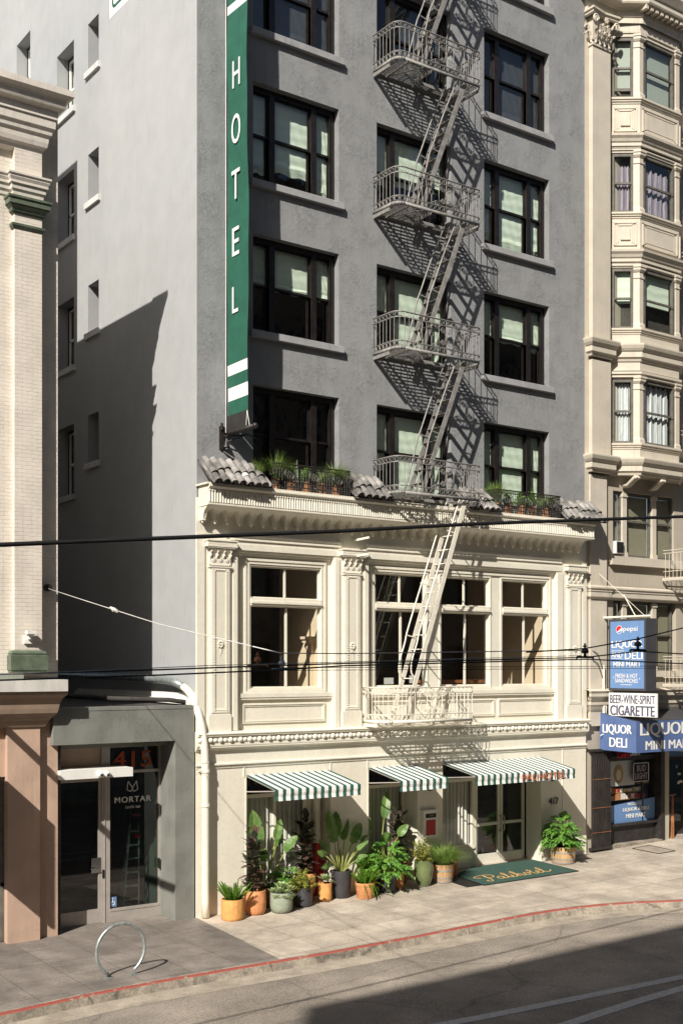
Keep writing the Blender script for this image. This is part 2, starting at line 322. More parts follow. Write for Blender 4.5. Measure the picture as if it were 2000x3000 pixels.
    def build(s,name,mats,parent=None,smooth=False,**props):
        me=bpy.data.meshes.new(name); me.from_pydata(s.v,[],s.f)
        for m in (mats if isinstance(mats,(list,tuple)) else [mats]): me.materials.append(m if not isinstance(m,str) else M[m])
        if any(s.mi): me.polygons.foreach_set('material_index',s.mi)
        bm=bmesh.new(); bm.from_mesh(me); bmesh.ops.recalc_face_normals(bm,faces=bm.faces); bm.to_mesh(me); bm.free()
        if smooth: me.polygons.foreach_set('use_smooth',[True]*len(me.polygons))
        me.update()
        o=bpy.data.objects.new(name,me); COL.objects.link(o)
        if parent: o.parent=parent; o.matrix_parent_inverse=parent.matrix_basis.inverted()
        for k,v in props.items(): o[k]=v
        return o
def smooth_angle(o,deg=35):
    me=o.data; me.polygons.foreach_set('use_smooth',[True]*len(me.polygons))
    try: me.set_sharp_from_angle(angle=R(deg))
    except Exception: pass
    return o
def thing(name,label,cat,loc=(0,0,0),group=None,rot=0):
    o=bpy.data.objects.new(name,None); COL.objects.link(o); o.location=loc; o.rotation_euler=(0,0,rot)
    o.empty_display_size=.2; o['label']=label; o['category']=cat
    if group: o['group']=group
    return o
def tag(o,label,cat,group=None):
    o['label']=label;o['category']=cat
    if group:o['group']=group
    return o
def struct(mb,name,m,**k):
    o=mb.build(name,m,**k); o['kind']='structure'; return o
def copy_tree(o,parent=None):
    c=o.copy(); COL.objects.link(c)
    if parent: c.parent=parent
    for ch in list(o.children): copy_tree(ch,c)
    return c
FONT=None
def text_mesh(txt,name,m,parent,origin,ax,ay,width,height,bold=0.0,depth=.006,label=None,align='C',spacing=1.,shear=0.,heavy=0.):
    """lettering as a thin solid in the plane ax (reading direction) / ay (up), fitted to width x height around origin"""
    cu=bpy.data.curves.new(name,'FONT'); cu.body=txt; cu.size=1; cu.offset=(0 if heavy else bold); cu.extrude=0; cu.space_character=spacing; cu.shear=shear; cu.resolution_u=4
    tmp=bpy.data.objects.new('tmp',cu); COL.objects.link(tmp)
    dg=bpy.context.evaluated_depsgraph_get(); me=bpy.data.meshes.new_from_object(tmp.evaluated_get(dg)); bpy.data.objects.remove(tmp)
    xs=[v.co.x for v in me.vertices]; ys=[v.co.y for v in me.vertices]
    x0,x1,y0,y1=min(xs),max(xs),min(ys),max(ys); sx=width/(x1-x0); sy=height/(y1-y0) if height else sx
    ax=Vector(ax).normalized();ay=Vector(ay).normalized();nz=ax.cross(ay);o=Vector(origin)
    for v in me.vertices:
        v.co=o+ax*((v.co.x-(x0+x1)/2)*sx)+ay*((v.co.y-(y0+y1)/2)*sy)+nz*depth
    me.polygons.foreach_set('use_smooth',[False]*len(me.polygons)); me.materials.clear(); me.materials.append(M[m] if isinstance(m,str) else m)
    if heavy:
        bm=bmesh.new(); bm.from_mesh(me); bmesh.ops.remove_doubles(bm,verts=bm.verts,dist=1e-6); bmesh.ops.dissolve_degenerate(bm,edges=bm.edges,dist=1e-5); bm.to_mesh(me); bm.free()
        n0=[v.co.copy() for v in me.vertices]; F0=[tuple(p.vertices) for p in me.polygons]; V=[];Fq=[]
        for k_,(du,dw) in enumerate(((-heavy,0),(heavy,.0015),(0,.003))):
            b0=len(V); V+=[tuple(c+ax*(du*width)+nz*dw) for c in n0]; Fq+=[tuple(b0+i for i in f) for f in F0]
        mt_=me.materials[0]; me=bpy.data.meshes.new(name); me.from_pydata(V,[],Fq); me.materials.append(mt_)
    if depth and not heavy:
        bm=bmesh.new(); bm.from_mesh(me); bmesh.ops.remove_doubles(bm,verts=bm.verts,dist=1e-5)
        r=bmesh.ops.extrude_face_region(bm,geom=bm.faces[:]); vv=[g for g in r['geom'] if isinstance(g,bmesh.types.BMVert)]
        bmesh.ops.translate(bm,verts=vv,vec=-nz*(depth*.8)); bmesh.ops.recalc_face_normals(bm,faces=bm.faces); bm.to_mesh(me); bm.free()
    ob=bpy.data.objects.new(name,me); COL.objects.link(ob)
    if parent: ob.parent=parent; ob.matrix_parent_inverse=parent.matrix_basis.inverted()
    if label: ob['label']=label
    return ob
def wall(mb,U0,U1,V0,V1,holes,depth,fn,back=False):
    us=sorted({U0,U1,*[h[0] for h in holes],*[h[1] for h in holes]}); vs_=sorted({V0,V1,*[h[2] for h in holes],*[h[3] for h in holes]})
    us=[u for u in us if U0<=u<=U1]; vs_=[v for v in vs_ if V0<=v<=V1]
    for i in range(len(us)-1):
        for j in range(len(vs_)-1):
            u=(us[i]+us[i+1])/2;v=(vs_[j]+vs_[j+1])/2
            if any(h[0]<u<h[1] and h[2]<v<h[3] for h in holes): continue
            mb.q(fn(us[i],vs_[j],0),fn(us[i+1],vs_[j],0),fn(us[i+1],vs_[j+1],0),fn(us[i],vs_[j+1],0))
    for h in holes:
        a,b,c,d=h[:4]; D=h[4] if len(h)>4 else depth
        mb.q(fn(a,c,0),fn(a,d,0),fn(a,d,D),fn(a,c,D)); mb.q(fn(b,c,0),fn(b,d,0),fn(b,d,D),fn(b,c,D))
        mb.q(fn(a,d,0),fn(b,d,0),fn(b,d,D),fn(a,d,D)); mb.q(fn(a,c,0),fn(b,c,0),fn(b,c,D),fn(a,c,D))
FX=lambda y0:(lambda u,v,w:(u,y0+w,v))
SXf=lambda x0:(lambda u,v,w:(x0+w,u,v))
def gz(X,Y): return .024*(math.log(1+math.exp(min(60,X*1.2)))/1.2)+.02*Y
def arc(c,r,a0,a1,n,ax,ay):
    c=Vector(c);ax=Vector(ax);ay=Vector(ay)
    return [c+ax*(r*math.cos(a0+(a1-a0)*i/n))+ay*(r*math.sin(a0+(a1-a0)*i/n)) for i in range(n+1)]
def frame(mb,x0,x1,z0,z1,w,y0,y1,wb=None,wt=None):
    wb=w if wb is None else wb; wt=w if wt is None else wt
    mb.box(x0,x0+w,y0,y1,z0,z1); mb.box(x1-w,x1,y0,y1,z0,z1); mb.box(x0+w,x1-w,y0,y1,z0,z0+wb); mb.box(x0+w,x1-w,y0,y1,z1-wt,z1)
# ================================================================ GROUND
CURB=[(-30,-4.6),(-12,-4.35),(-5.57,-4.0),(-3.9,-3.78),(-2.5,-3.72),(-1,-3.74),(1,-3.82),(2.8,-3.87),(4.2,-3.88),(5.6,-3.90),(6.4,-3.97),(7.0,-4.10),(7.6,-4.28),(8.2,-4.52),(9.06,-4.98),(10.2,-5.6),(11.5,-6.3),(14,-7.4),(20,-8.4),(40,-9)]
def cy(X):
    for (a,b),(c,d) in zip(CURB,CURB[1:]):
        if a<=X<=c:
            t=(X-a)/(c-a); return b+(d-b)*t
    return CURB[0][1] if X<-30 else CURB[-1][1]
def cys(X): return sum(cy(X+k*.12)*wg for k,wg in((-3,1),(-2,2),(-1,3),(0,4),(1,3),(2,2),(3,1)))/16
XS=[-30,-24,-18,-14]+[-12+i*.3 for i in range(int(30/.3)+1)]+[19,22,26,32,40]
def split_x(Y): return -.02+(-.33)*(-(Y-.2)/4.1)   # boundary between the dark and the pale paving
def pave_mat(name,c,c2,joint):
    m=mat(name,c,.9,.0,1.3,col2=c2,det=9); t,N,L,b=nodes(m); tc=N['Texture Coordinate']
    sx=N.new('ShaderNodeSeparateXYZ'); L.new(tc.outputs['Object'],sx.inputs[0])
    cx=N.new('ShaderNodeCombineXYZ')
    a=N.new('ShaderNodeMath'); a.inputs[1].default_value=10.31; L.new(sx.outputs[0],a.inputs[0]); L.new(a.outputs[0],cx.inputs[0])
    a2=N.new('ShaderNodeMath'); a2.inputs[1].default_value=20.05; L.new(sx.outputs[1],a2.inputs[0]); L.new(a2.outputs[0],cx.inputs[1])
    br=N.new('ShaderNodeTexBrick'); br.offset=0; br.inputs['Scale'].default_value=1; br.inputs['Brick Width'].default_value=.92; br.inputs['Row Height'].default_value=.92
    br.inputs['Mortar Size'].default_value=.006; br.inputs['Mortar Smooth'].default_value=.3; L.new(cx.outputs[0],br.inputs['Vector'])
    br.inputs['Color1'].default_value=(1,1,1,1); br.inputs['Color2'].default_value=(.80,.79,.78,1); br.inputs['Mortar'].default_value=(*joint,1)
    mx=N.new('ShaderNodeMixRGB'); mx.blend_type='MULTIPLY'; mx.inputs[0].default_value=.8
    L.new(b.inputs['Base Color'].links[0].from_socket,mx.inputs[1]); L.new(br.outputs['Color'],mx.inputs[2])
    # gum spots and stains
    n=N.new('ShaderNodeTexNoise'); n.inputs['Scale'].default_value=.9; n.inputs['Detail'].default_value=8; n.inputs['Roughness'].default_value=.7; L.new(tc.outputs['Object'],n.inputs['Vector'])
    r=N.new('ShaderNodeMapRange'); r.inputs[1].default_value=.42; r.inputs[2].default_value=.62; r.inputs[3].default_value=.74; r.inputs[4].default_value=1.08; L.new(n.outputs['Fac'],r.inputs[0])
    v=N.new('ShaderNodeTexVoronoi'); v.inputs['Scale'].default_value=5.5; L.new(tc.outputs['Object'],v.inputs['Vector'])
    rv=N.new('ShaderNodeMapRange'); rv.inputs[1].default_value=.09; rv.inputs[2].default_value=.13; rv.inputs[3].default_value=.66; L.new(v.outputs['Distance'],rv.inputs[0])
    mm=N.new('ShaderNodeMath'); mm.operation='MULTIPLY'; L.new(r.outputs[0],mm.inputs[0]); L.new(rv.outputs[0],mm.inputs[1])
    m2=N.new('ShaderNodeMixRGB'); m2.blend_type='MULTIPLY'; m2.inputs[0].default_value=1
    L.new(mx.outputs[0],m2.inputs[1]); L.new(mm.outputs[0],m2.inputs[2]); L.new(m2.outputs[0],b.inputs['Base Color'])
    bp=N.new('ShaderNodeBump'); bp.inputs['Distance'].default_value=.006; n5=N.new('ShaderNodeTexNoise'); n5.inputs['Scale'].default_value=55; n5.inputs['Detail'].default_value=6
    L.new(tc.outputs['Object'],n5.inputs['Vector']); ad=N.new('ShaderNodeMath'); ad.operation='MULTIPLY_ADD'; ad.inputs[1].default_value=-1.4; L.new(br.outputs['Fac'],ad.inputs[0]); L.new(n5.outputs['Fac'],ad.inputs[2])
    L.new(ad.outputs[0],bp.inputs['Height']); L.new(bp.outputs[0],b.inputs['Normal'])
    return m
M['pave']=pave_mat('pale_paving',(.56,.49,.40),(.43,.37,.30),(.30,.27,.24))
speckle(M['pave'],45,.88,1.08)
cracks(M['pave'],.33,.006,.88)
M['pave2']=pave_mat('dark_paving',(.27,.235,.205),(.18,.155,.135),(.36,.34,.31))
def strip(mb,f0,f1,z0,z1,n=1,xs=XS):
    for a,b in zip(xs,xs[1:]):
        for k in range(n):
            def P(X,t):
                y0=f0(X);y1=f1(X);Y=y0+(y1-y0)*t; za=z0(X,y0);zb=z1(X,y1); return (X,Y,za+(zb-za)*t)
            mb.q(P(a,k/n),P(b,k/n),P(b,(k+1)/n),P(a,(k+1)/n))
G=lambda X,Y:gz(X,Y)
mb=MB(); strip(mb,lambda X:1.2,lambda X:cys(X)+.13,G,G,4,[x for x in XS if x>=0]); 
speckle(M['pave2'],45,.82,1.15)
# wedge where the pale paving meets the dark one
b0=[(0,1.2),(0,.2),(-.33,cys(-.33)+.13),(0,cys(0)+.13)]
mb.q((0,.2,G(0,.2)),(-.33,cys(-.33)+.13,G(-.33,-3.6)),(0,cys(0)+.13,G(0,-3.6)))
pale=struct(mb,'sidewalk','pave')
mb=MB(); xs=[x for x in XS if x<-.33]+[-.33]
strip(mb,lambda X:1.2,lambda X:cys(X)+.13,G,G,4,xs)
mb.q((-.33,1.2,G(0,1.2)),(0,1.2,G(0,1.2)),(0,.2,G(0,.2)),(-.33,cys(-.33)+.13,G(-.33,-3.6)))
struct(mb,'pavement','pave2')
mb=MB()
strip(mb,lambda X:cys(X)+.13,lambda X:cys(X)+.025,G,G)
for k_ in range(len(mb.f)): mb.mi[k_]=1
strip(mb,lambda X:cys(X)+.075,lambda X:cys(X)+.024,lambda X,Y:gz(X,Y)+.003,lambda X,Y:gz(X,Y)+.003)
strip(mb,lambda X:cys(X)+.025,lambda X:cys(X)-.0,G,lambda X,Y:gz(X,Y)-.022)
mb.m=1
strip(mb,lambda X:cys(X),lambda X:cys(X)-.03,lambda X,Y:gz(X,Y)-.022,lambda X,Y:gz(X,Y)-.17)
o=struct(mb,'curb',['redcurb','curb'])
RZ=lambda X,Y:gz(X,cys(X))-.165+.02*(-(Y-cys(X)))*.35
mb=MB(); strip(mb,lambda X:cys(X)-.02,lambda X:cys(X)-.55,lambda X,Y:gz(X,cys(X))-.155,lambda X,Y:RZ(X,Y)+.004); struct(mb,'gutter','gutter')
mb=MB(); xs2=[-200,-120,-60]+XS+[60,120,200]
def cyr(X): return cys(max(-30,min(40,X)))
RZ2=lambda X,Y:gz(max(-30,min(40,X)),cyr(X))-.165+.02*(-(Y-cyr(X)))*.35
strip(mb,lambda X:cyr(X)-.5,lambda X:-19.0,RZ2,RZ2,6,xs2); struct(mb,'road','asph')
mb=MB(); strip(mb,lambda X:-18.95,lambda X:-60.0,lambda X,Y:RZ2(X,-19)+.14,lambda X,Y:RZ2(X,-19)+.14,1,xs2); 
strip(mb,lambda X:-18.95,lambda X:-18.96,lambda X,Y:RZ2(X,-19)+.14,lambda X,Y:RZ2(X,-19)-.1,1,xs2); struct(mb,'far_sidewalk','gutter')
mb=MB(); strip(mb,lambda X:80.0,lambda X:1.15,lambda X,Y:gz(max(-30,min(40,X)),1.2)-.02,lambda X,Y:gz(max(-30,min(40,X)),1.2)-.02,1,xs2); struct(mb,'ground','roofdark')
# lane lines
mb=MB()
def lane(pts,w):
    for (a,b),(c,d) in zip(pts,pts[1:]):
        n=8
        for k in range(n):
            def Q(t,o): X=a+(c-a)*t;Y=b+(d-b)*t+o; return (X,Y,RZ2(X,Y)+.006)
            mb.q(Q(k/n,w/2),Q((k+1)/n,w/2),Q((k+1)/n,-w/2),Q(k/n,-w/2))
lane([(-6,-7.3),(-2,-7.74),(.606,-8.06),(2.52,-8.28),(4.61,-8.54),(8,-8.95),(14,-9.6),(20,-10.1)],.22)
lane([(-3,-9.6),(.0,-9.2),(1.91,-9.05),(2.99,-8.98),(4.15,-8.97),(8,-9.35),(14,-9.95),(20,-10.4)],.22)
struct(mb,'road_marking','road_mark')
# thin dark patches of resurfacing are part of the asphalt material; utility cover in the paving
mb=MB(); zc=.006
P=[(12.97,-.304),(12.923,-1.212),(13.578,-1.213),(13.701,-.266)]
mb.q(*[(x,y,gz(x,y)+.008) for x,y in P]); mb.m=1
for a,b in zip(P,P[1:]+P[:1]): mb.bar((*a,gz(*a)+.006),(*b,gz(*b)+.006),.03,.016)
tag(mb.build('utility_cover',['gutter','black']),'flat square utility hatch set in the pavement before the liquor shop','utility cover')

# ================================================================ HOTEL
H=thing('hotel_building','tall grey stucco hotel with cream lower storeys, white sills and green awnings in front','building',(0,0,0))
HX0,HX1,HT=0.0,11.45,25.0
WX=[(1.343,3.572),(4.63,6.86),(7.918,10.148)]
HEADS=[11.13,14.33,17.55,20.76]; SILLT=[9.07,12.27,15.46,18.67]
holes=[(a,b,s,h) for (a,b) in WX for s,h in list(zip(SILLT,HEADS))+[(21.88,24.0)]]
mb=MB(); wall(mb,HX0,HX1,8.6,HT,holes,.34,FX(0)); mb.build('wall','grey',H,label='grey trowelled stucco front wall')
side_h=[(4.80,5.42,z,z+1.17) for z in(10.06,13.2,16.36,19.52)]+[(6.27,7.35,9.43,11.18),(6.27,7.35,12.62,14.33),(6.27,7.35,15.85,17.5),(6.27,7.35,19.03,20.70),(9.18,10.18,20.55,22.2)]
mb=MB(); wall(mb,0,22,0,HT,side_h,.42,SXf(0)); mb.q((0,22,0),(11.45,22,0),(11.45,22,HT),(0,22,HT)); mb.q((0,0,HT),(11.45,0,HT),(11.45,22,HT),(0,22,HT))
mb.q((11.45,0,0),(11.45,22,0),(11.45,22,HT),(11.45,0,HT))
mb.build('side_wall','grey_side',H,label='paler smooth grey side wall facing the gap')
# interior floors and partitions
mb=MB()
for z in(8.9,12.1,15.3,18.5,21.7,24.6): mb.box(.45,11.4,.42,5,z-.12,z+.02)
for x in(4.1,7.4): mb.box(x-.05,x+.05,.42,5,8.9,24.6)
mb.box(.5,11.4,4.9,5,8.9,24.6)
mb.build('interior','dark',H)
def dh_window(X0,X1,zs,zh,kind,k):
    """three-part sash window: narrow - wide - narrow, blinds behind"""
    y=.17; f=MB(); f.box(X0,X0+.09,y,y+.16,zs,zh); f.box(X1-.09,X1,y,y+.16,zs,zh); f.box(X0,X1,y-.004,y+.156,zh-.12,zh); f.box(X0,X1,y,y+.16,zs,zs+.06)
    W=X1-X0; cols=[(X0+.09,X0+.50),(X0+.64,X1-.64),(X1-.50,X1-.09)]
    for a in((X0+.50,X0+.64),(X1-.64,X1-.50)): f.box(a[0],a[1],y-.02,y+.16,zs+.04,zh-.1)
    zm=(zs+zh)/2+.03
    for (a,b) in cols:
        frame(f,a,b,zm-.03,zh-.12,.045,y+.05,y+.085,.05,.035)      # upper sash
        frame(f,a,b,zs+.06,zm+.02,.05,y+.09,y+.125,.08,.05)       # lower sash set inward
        f.box(a-.02,a,y-.01,y+.06,zs+.06,zh-.12)
    # brick mould steps
    for i,d in enumerate((.02,.045)): f.box(X1-.09-d-.012,X1-.09-d,y-.01-.012*i,y+.03,zs+.05,zh-.12)
    win=f.build('window','brownframe',H)
    for (a,b) in cols:
        l2=MB(); l2.box(b,b+.006,y+.004,y+.088,zs+.08,zm-.04); l2.build('sash_track','sashlight',win)
    g=MB()
    for (a,b) in cols:
        g.q((a+.04,y+.07,zm),(b-.04,y+.07,zm),(b-.04,y+.07,zh-.15),(a+.04,y+.07,zh-.15))
        g.q((a+.05,y+.105,zs+.12),(b-.05,y+.105,zs+.12),(b-.05,y+.105,zm),(a+.05,y+.105,zm))
    g.build('pane','glass',win)
    for j,(a,b) in enumerate(cols):
        s=MB(); bot=kind[j] 
        if bot is None: continue
        zb=zs+.06+(zh-zs-.18)*bot; n=18; yy=y+.115
        # slack folds near the hem
        prev=None; m=14
        for i in range(n+1):
            t=i/n; z=zb+(zh-.1-zb)*t; amp=.03*max(0,1-t*4)
            row=[(a-.03+(b-a+.06)*u/m, yy+.02+amp*math.sin(i*2.1+j)+.004*math.sin(u*1.7+i), z+ (.02*math.sin(u*.9+j*2+k)*max(0,1-t*4))) for u in range(m+1)]
            if prev:
                for u in range(m): s.q(prev[u],prev[u+1],row[u+1],row[u])
            prev=row
        if s.v: s.build('blind','blind' if kind[3]=='b' else 'venetian_shaded',win,smooth=True)
    return win
N_=None
KIND={(0,0):(N_,N_,N_,'b'),(0,1):(.52,.52,.52,'b'),(0,2):(.12,.2,.05,'b'),(0,3):(0,0,0,'v'),
      (1,0):(.3,.02,.0,'b'),(1,1):(.5,.02,.0,'b'),(1,2):(.4,.45,.5,'b'),(1,3):(N_,0,0,'v'),
      (2,0):(.0,.03,.0,'b'),(2,1):(.5,.5,.45,'b'),(2,2):(.1,.04,.08,'b'),(2,3):(.0,0,0,'v')}
for i,(a,b) in enumerate(WX):
    for j,(s_,h_) in enumerate(zip(SILLT,HEADS)):
        wn=dh_window(a,b,s_,h_,KIND[(i,j)],i*5+j)
        if i==0 and j==0:
            q=MB(); q.q((3.0,.42,9.1),(3.25,.42,9.1),(3.25,.42,10.2),(3.2,.42,10.2)); q.q((2.5,.44,9.1),(2.8,.44,9.1),(2.75,.44,9.75)); q.build('curtain','blind',wn)
    dh_window(a,b,21.88,24.0,(0,0,0,'v'),i)
# sills (lower row has tiles and planters instead)
for i,(a,b) in enumerate(WX):
    for j,s_ in enumerate(SILLT+[21.88]):
        if j==0: continue
        if i==1: continue
        mb=MB(); mb.box(a-.09,b+.09,-.10,.19,s_-.15,s_); o=mb.build('window_sill','sill',H)
        bv=o.modifiers.new('b','BEVEL'); bv.width=.008
# side windows
for n,(a,b,c,d) in enumerate(side_h):
    f=MB(); x=.30
    f.box(x,x+.1,a,a+.06,c,d); f.box(x,x+.1,b-.06,b,c,d); f.box(x,x+.1,a+.06,b-.06,d-.07,d); f.box(x,x+.1,a+.06,b-.06,c,c+.05)
    f.m=0; win=f.build('window','brownframe',H)
    if n>=4:
        s=MB(); ys,ye=a+.06,b-.06; zm=(c+d)/2
        s.box(x+.01,x+.05,ys,ys+.05,c+.04,d-.07); s.box(x+.01,x+.05,ye-.05,ye,c+.04,d-.07); s.box(x+.01,x+.05,ys,ye,zm-.03,zm+.03); s.box(x+.011,x+.05,ys,ye,d-.12,d-.07); s.box(x+.011,x+.05,ys,ye,c+.04,c+.1)
        s.build('sash','white',win)
    g=MB(); g.q((x+.04,a+.08,c+.05),(x+.04,b-.08,c+.05),(x+.04,b-.08,d-.08),(x+.04,a+.08,d-.08)); g.build('pane','glass',win)
    if n in(7,8):
        s=MB(); s.q((x+.12,a,c),(x+.12,b,c),(x+.12,b,d-.3),(x+.12,a,d-.3)); s.build('blind','blind',win)
    if n<8:
        s=MB(); s.box(-.07,.06,a-.10,b+.10,c-.14,c) ; s.build('window_sill','sill2',H,label='short white sill')
mb=MB(); mb.box(.44,3,3.5,12,8,HT-.2); mb.build('side_room','dark',H)
# painted sign high on the side wall
mb=MB(); mb.q((-.004,4.185,20.27),(-.004,.9,20.27),(-.004,.9,24),(-.004,4.185,24)); sg=mb.build('painted_sign','signwhite',H,label='white painted sign panel with green outline, cut by the top of the photo')
mb=MB()
for (o_,w_) in((.17,.07),):
    y0,y1,z0,z1=4.185-o_,.9+o_,20.27+o_+.02,23.8
    P=[(y1,z0),(y0-.1,z0),(y0-.03,z0+.03),(y0,z0+.1),(y0,z1)]
    for (a,b),(c,d) in zip(P,P[1:]): mb.bar((-.006,a,b),(-.006,c,d),.004,w_,(0,-(d-b),(c-a)))
mb.build('green_outline','bangrn',sg)

# ---- cream lower facade
C1=(.975,3.41,3.80,7.58); C2=(4.37,10.39,3.80,7.58)
BAY=[(1.143,3.32,-.2,2.83,.46),(4.37,5.80,-.2,2.83,.57),(6.57,9.83,-.2,2.83,.60)]
mb=MB(); wall(mb,-.03,11.47,-.3,8.62,[C1+(.12,),C2+(.12,)]+BAY,.5,FX(-.03)); mb.q((-.03,-.03,-.3),(-.03,.0,-.3),(-.03,.0,8.62),(-.03,-.03,8.62)); mb.q((11.47,-.03,-.3),(11.47,1,-.3),(11.47,1,8.62),(11.47,-.03,8.62))
low=mb.build('ground_wall','cream',H,label='cream painted lower front wall')
# window screens of the first floor
def sash_screen(C,glz,name):
    a,b,c,d=C; h=[(x0,x1,4.70,7.30) for x0,x1 in glz]
    mb=MB(); wall(mb,a-.01,b+.01,c,d,h,.10,FX(.09)); return mb
GL1=[(1.34,3.14)]; GL2=[(4.66,6.16),(6.63,8.17),(8.61,10.14)]
for C,GL in((C1,GL1),(C2,GL2)):
    mb=sash_screen(C,GL,'x'); scr=mb.build('window_screen','cream',H)
    t=MB()
    # outer architrave trim, stepped
    a=min(g[0] for g in GL)-.17; b=max(g[1] for g in GL)+.13
    frame(t,a,b,4.58,7.45,.05,.055,.092)
    for g0,g1 in GL:
        frame(t,g0-.075,g1+.045,4.64,7.37,.035,.07,.092)
        t.box(g0,g1,.055,.20,6.46,6.62); t.box(g0-.01,g1+.01,.03,.10,6.50,6.55)       # transom
    t.box(C[0]+.01,C[1]-.01,.02,.092,4.50,4.59); t.box(C[0]+.01,C[1]-.01,.035,.093,4.455,4.50)
    for g0,g1 in GL: t.box(g0-.09,g1+.09,.045,.093,4.59,4.64)
    # soffit mouldings at head of the recess
    t.prof_x([(0,7.47),(.02,7.48),(.02,7.50),(.05,7.52),(.05,7.545),(.09,7.56),(.09,7.585)],C[0],C[1],.09)
    t.build('architrave','cream',scr)
    for g0,g1 in GL:
        m_=MB(); xm=(g0+g1)/2
        frame(m_,g0,g1,6.62,7.30,.028,.15,.19); m_.box(xm-.022,xm+.022,.15,.19,6.64,7.28)
        frame(m_,g0,g1,4.70,6.46,.028,.15,.19); m_.box(xm+.01,xm+.06,.15,.19,4.72,6.44)
        ws=m_.build('window','cream',scr)
        s=MB(); s.q((g0,.172,4.7),(g1,.172,4.7),(g1,.172,6.46),(g0,.172,6.46)); s.q((g0,.172,6.62),(g1,.172,6.62),(g1,.172,7.3),(g0,.172,7.3)); s.build('pane','glass_clear',ws)
# recessed panels under the windows
for x0,x1 in((1.13,3.24),(4.52,6.24),(6.52,8.32),(8.46,10.36)):
    t=MB(); frame(t,x0,x1,3.95,4.36,.025,.06,.092); frame(t,x0+.035,x1-.035,3.985,4.325,.02,.072,.092)
    t.build('panel_moulding','cream',H)
# first floor room
mb=MB(); mb.box(.35,11.2,.32,3.6,4.1,4.2); mb.build('lounge_floor','roomtan',H); mb=MB(); mb.box(.35,11.2,3.5,3.6,4.2,8.2); mb.box(.35,11.2,.32,3.6,7.9,8.0); mb.build('lounge_room','dark',H)  # lounge floor coloured pale to bounce sunlight up into the room
mb=MB(); mb.box(3.42,3.5,.22,2.2,4.2,7.9); mb.box(10.42,10.5,.22,3.4,4.2,7.9); mb.box(3.30,3.42,.25,.40,4.2,7.9); mb.box(10.3,10.42,.25,.40,4.2,7.9)
mb.box(3.34,3.42,.75,.95,4.2,5.7); mb.box(3.26,3.42,.7,1.,5.7,5.78);mb.box(3.22,3.42,.68,1.02,5.78,5.84); mb.build('lounge_partition','roomtan',H)
mb=MB(); mb.box(6.8,8.9,.7,1.3,4.75,4.83); mb.box(6.9,8.8,.8,1.2,4.2,4.75); mb.build('bar_counter','wood',H)
mb=MB(); mb.q((5.0,.21,4.75),(5.28,.21,4.75),(5.28,.21,4.9),(5.0,.21,4.9)); mb.q((5.75,.21,4.77),(6.0,.21,4.77),(6.0,.21,4.95),(5.75,.21,4.95)); mb.build('notice','paper',H,label='small paper notices inside the glass')

# pilasters
def pilaster(x0,x1,cx0,cx1):
    p=MB(); f=-.03
    p.box(x0,x1,f-.05,f,4.16,7.2)
    p.box(x0-.04,x1+.03,f-.055,f,3.80,4.16) 
    # raised border
    frame(p,x0+.03,x1-.03,4.2,7.2,.045,f-.062,f-.05)
    # neck mouldings
    p.box(x0-.03,x1+.03,f-.075,f,7.20,7.235); p.box(x0-.015,x1+.015,f-.065,f,7.26,7.28)
    n=int((x1-x0)/.045)
    for i in range(n): p.sphere((x0+.02+i*.045,f-.075,7.248),.017,6,4)
    p.box(x0-.01,x1+.01,f-.05,f,7.28,7.5)
    # rosettes and little arches
    for i in range(3):
        xc=x0+(x1-x0)*(i+.5)/3; p.lathe([(.001,0),(.05,0),(.05,.012),(.001,.02)],(0,0,0),14)
        for k in range(len(p.v)-4*14,len(p.v)): v=p.v[k]; p.v[k]=(xc+v[0],f-.05-v[2],7.36+v[1])
    for i in range(4):
        xc=x0+(x1-x0)*i/3; p.tube([(xc,f-.055,7.41),(xc,f-.09,7.45),(xc,f-.06,7.48)],.022,6)
        p.tube([(xc,f-.06,7.48),(xc,f-.11,7.54)],.02,5)
    p.prof_x([(.05,7.47),(.06,7.52),(.11,7.575)],x0-.02,x1+.02,f)
    w=(cx1-cx0); p.prof_x([(.10,7.575),(.105,7.60),(.115,7.60),(.115,7.625)],cx0+.04,cx1-.04,f)
    n=int((w-.06)/.05)
    for i in range(n): p.box(cx0+.04+i*.05,cx0+.065+i*.05,f-.135,f-.10,7.597,7.622)
    p.box(cx0+.01,cx1-.01,f-.145,f,7.625,7.66); p.box(cx0+.02,cx1-.02,f-.135,f,7.66,7.74); p.box(cx0,cx1,f-.155,f,7.74,7.765)
    n=int((w-.08)/.055)
    for i in range(n):
        xx=cx0+.05+i*.055; p.bar((xx-.02,f-.138,7.675),(xx+.012,f-.138,7.725),.006,.012); p.bar((xx+.02,f-.138,7.675),(xx-.012,f-.138,7.725),.006,.012)
    # bead-and-reel border
    z=4.24
    for xx in(x0+.092,x1-.092):
        for i in range(int((7.16-4.24)/.053)): 
            zz=4.26+i*.053; p.bar((xx-.016,f-.053,zz-.014),(xx+.014,f-.066,zz+.012),.022,.024)
    for zz in(4.265,7.155):
        for i in range(int((x1-x0-.2)/.05)): p.bar((x0+.115+i*.05,f-.053,zz-.01),(x0+.14+i*.05,f-.064,zz+.012),.02,.02)
    # small rosette mid shaft
    xc=(x0+x1)/2; random.seed(int(x0*10))
    for k in range(9):
        a=k*2*math.pi/8; rr=.05 if k<8 else 0
        p.sphere((xc+rr*math.cos(a),f-.06,5.62+rr*1.2*math.sin(a)),.024,6,4)
    for k in range(5): p.sphere((xc+random.uniform(-.02,.02),f-.055,5.50-k*.045),.02-.003*k,5,3)
    o=p.build('pilaster','cream',H); return o
pilaster(.27,.74,.15,.88); pilaster(3.66,4.12,3.54,4.28); pilaster(10.75,11.25,10.66,11.44)
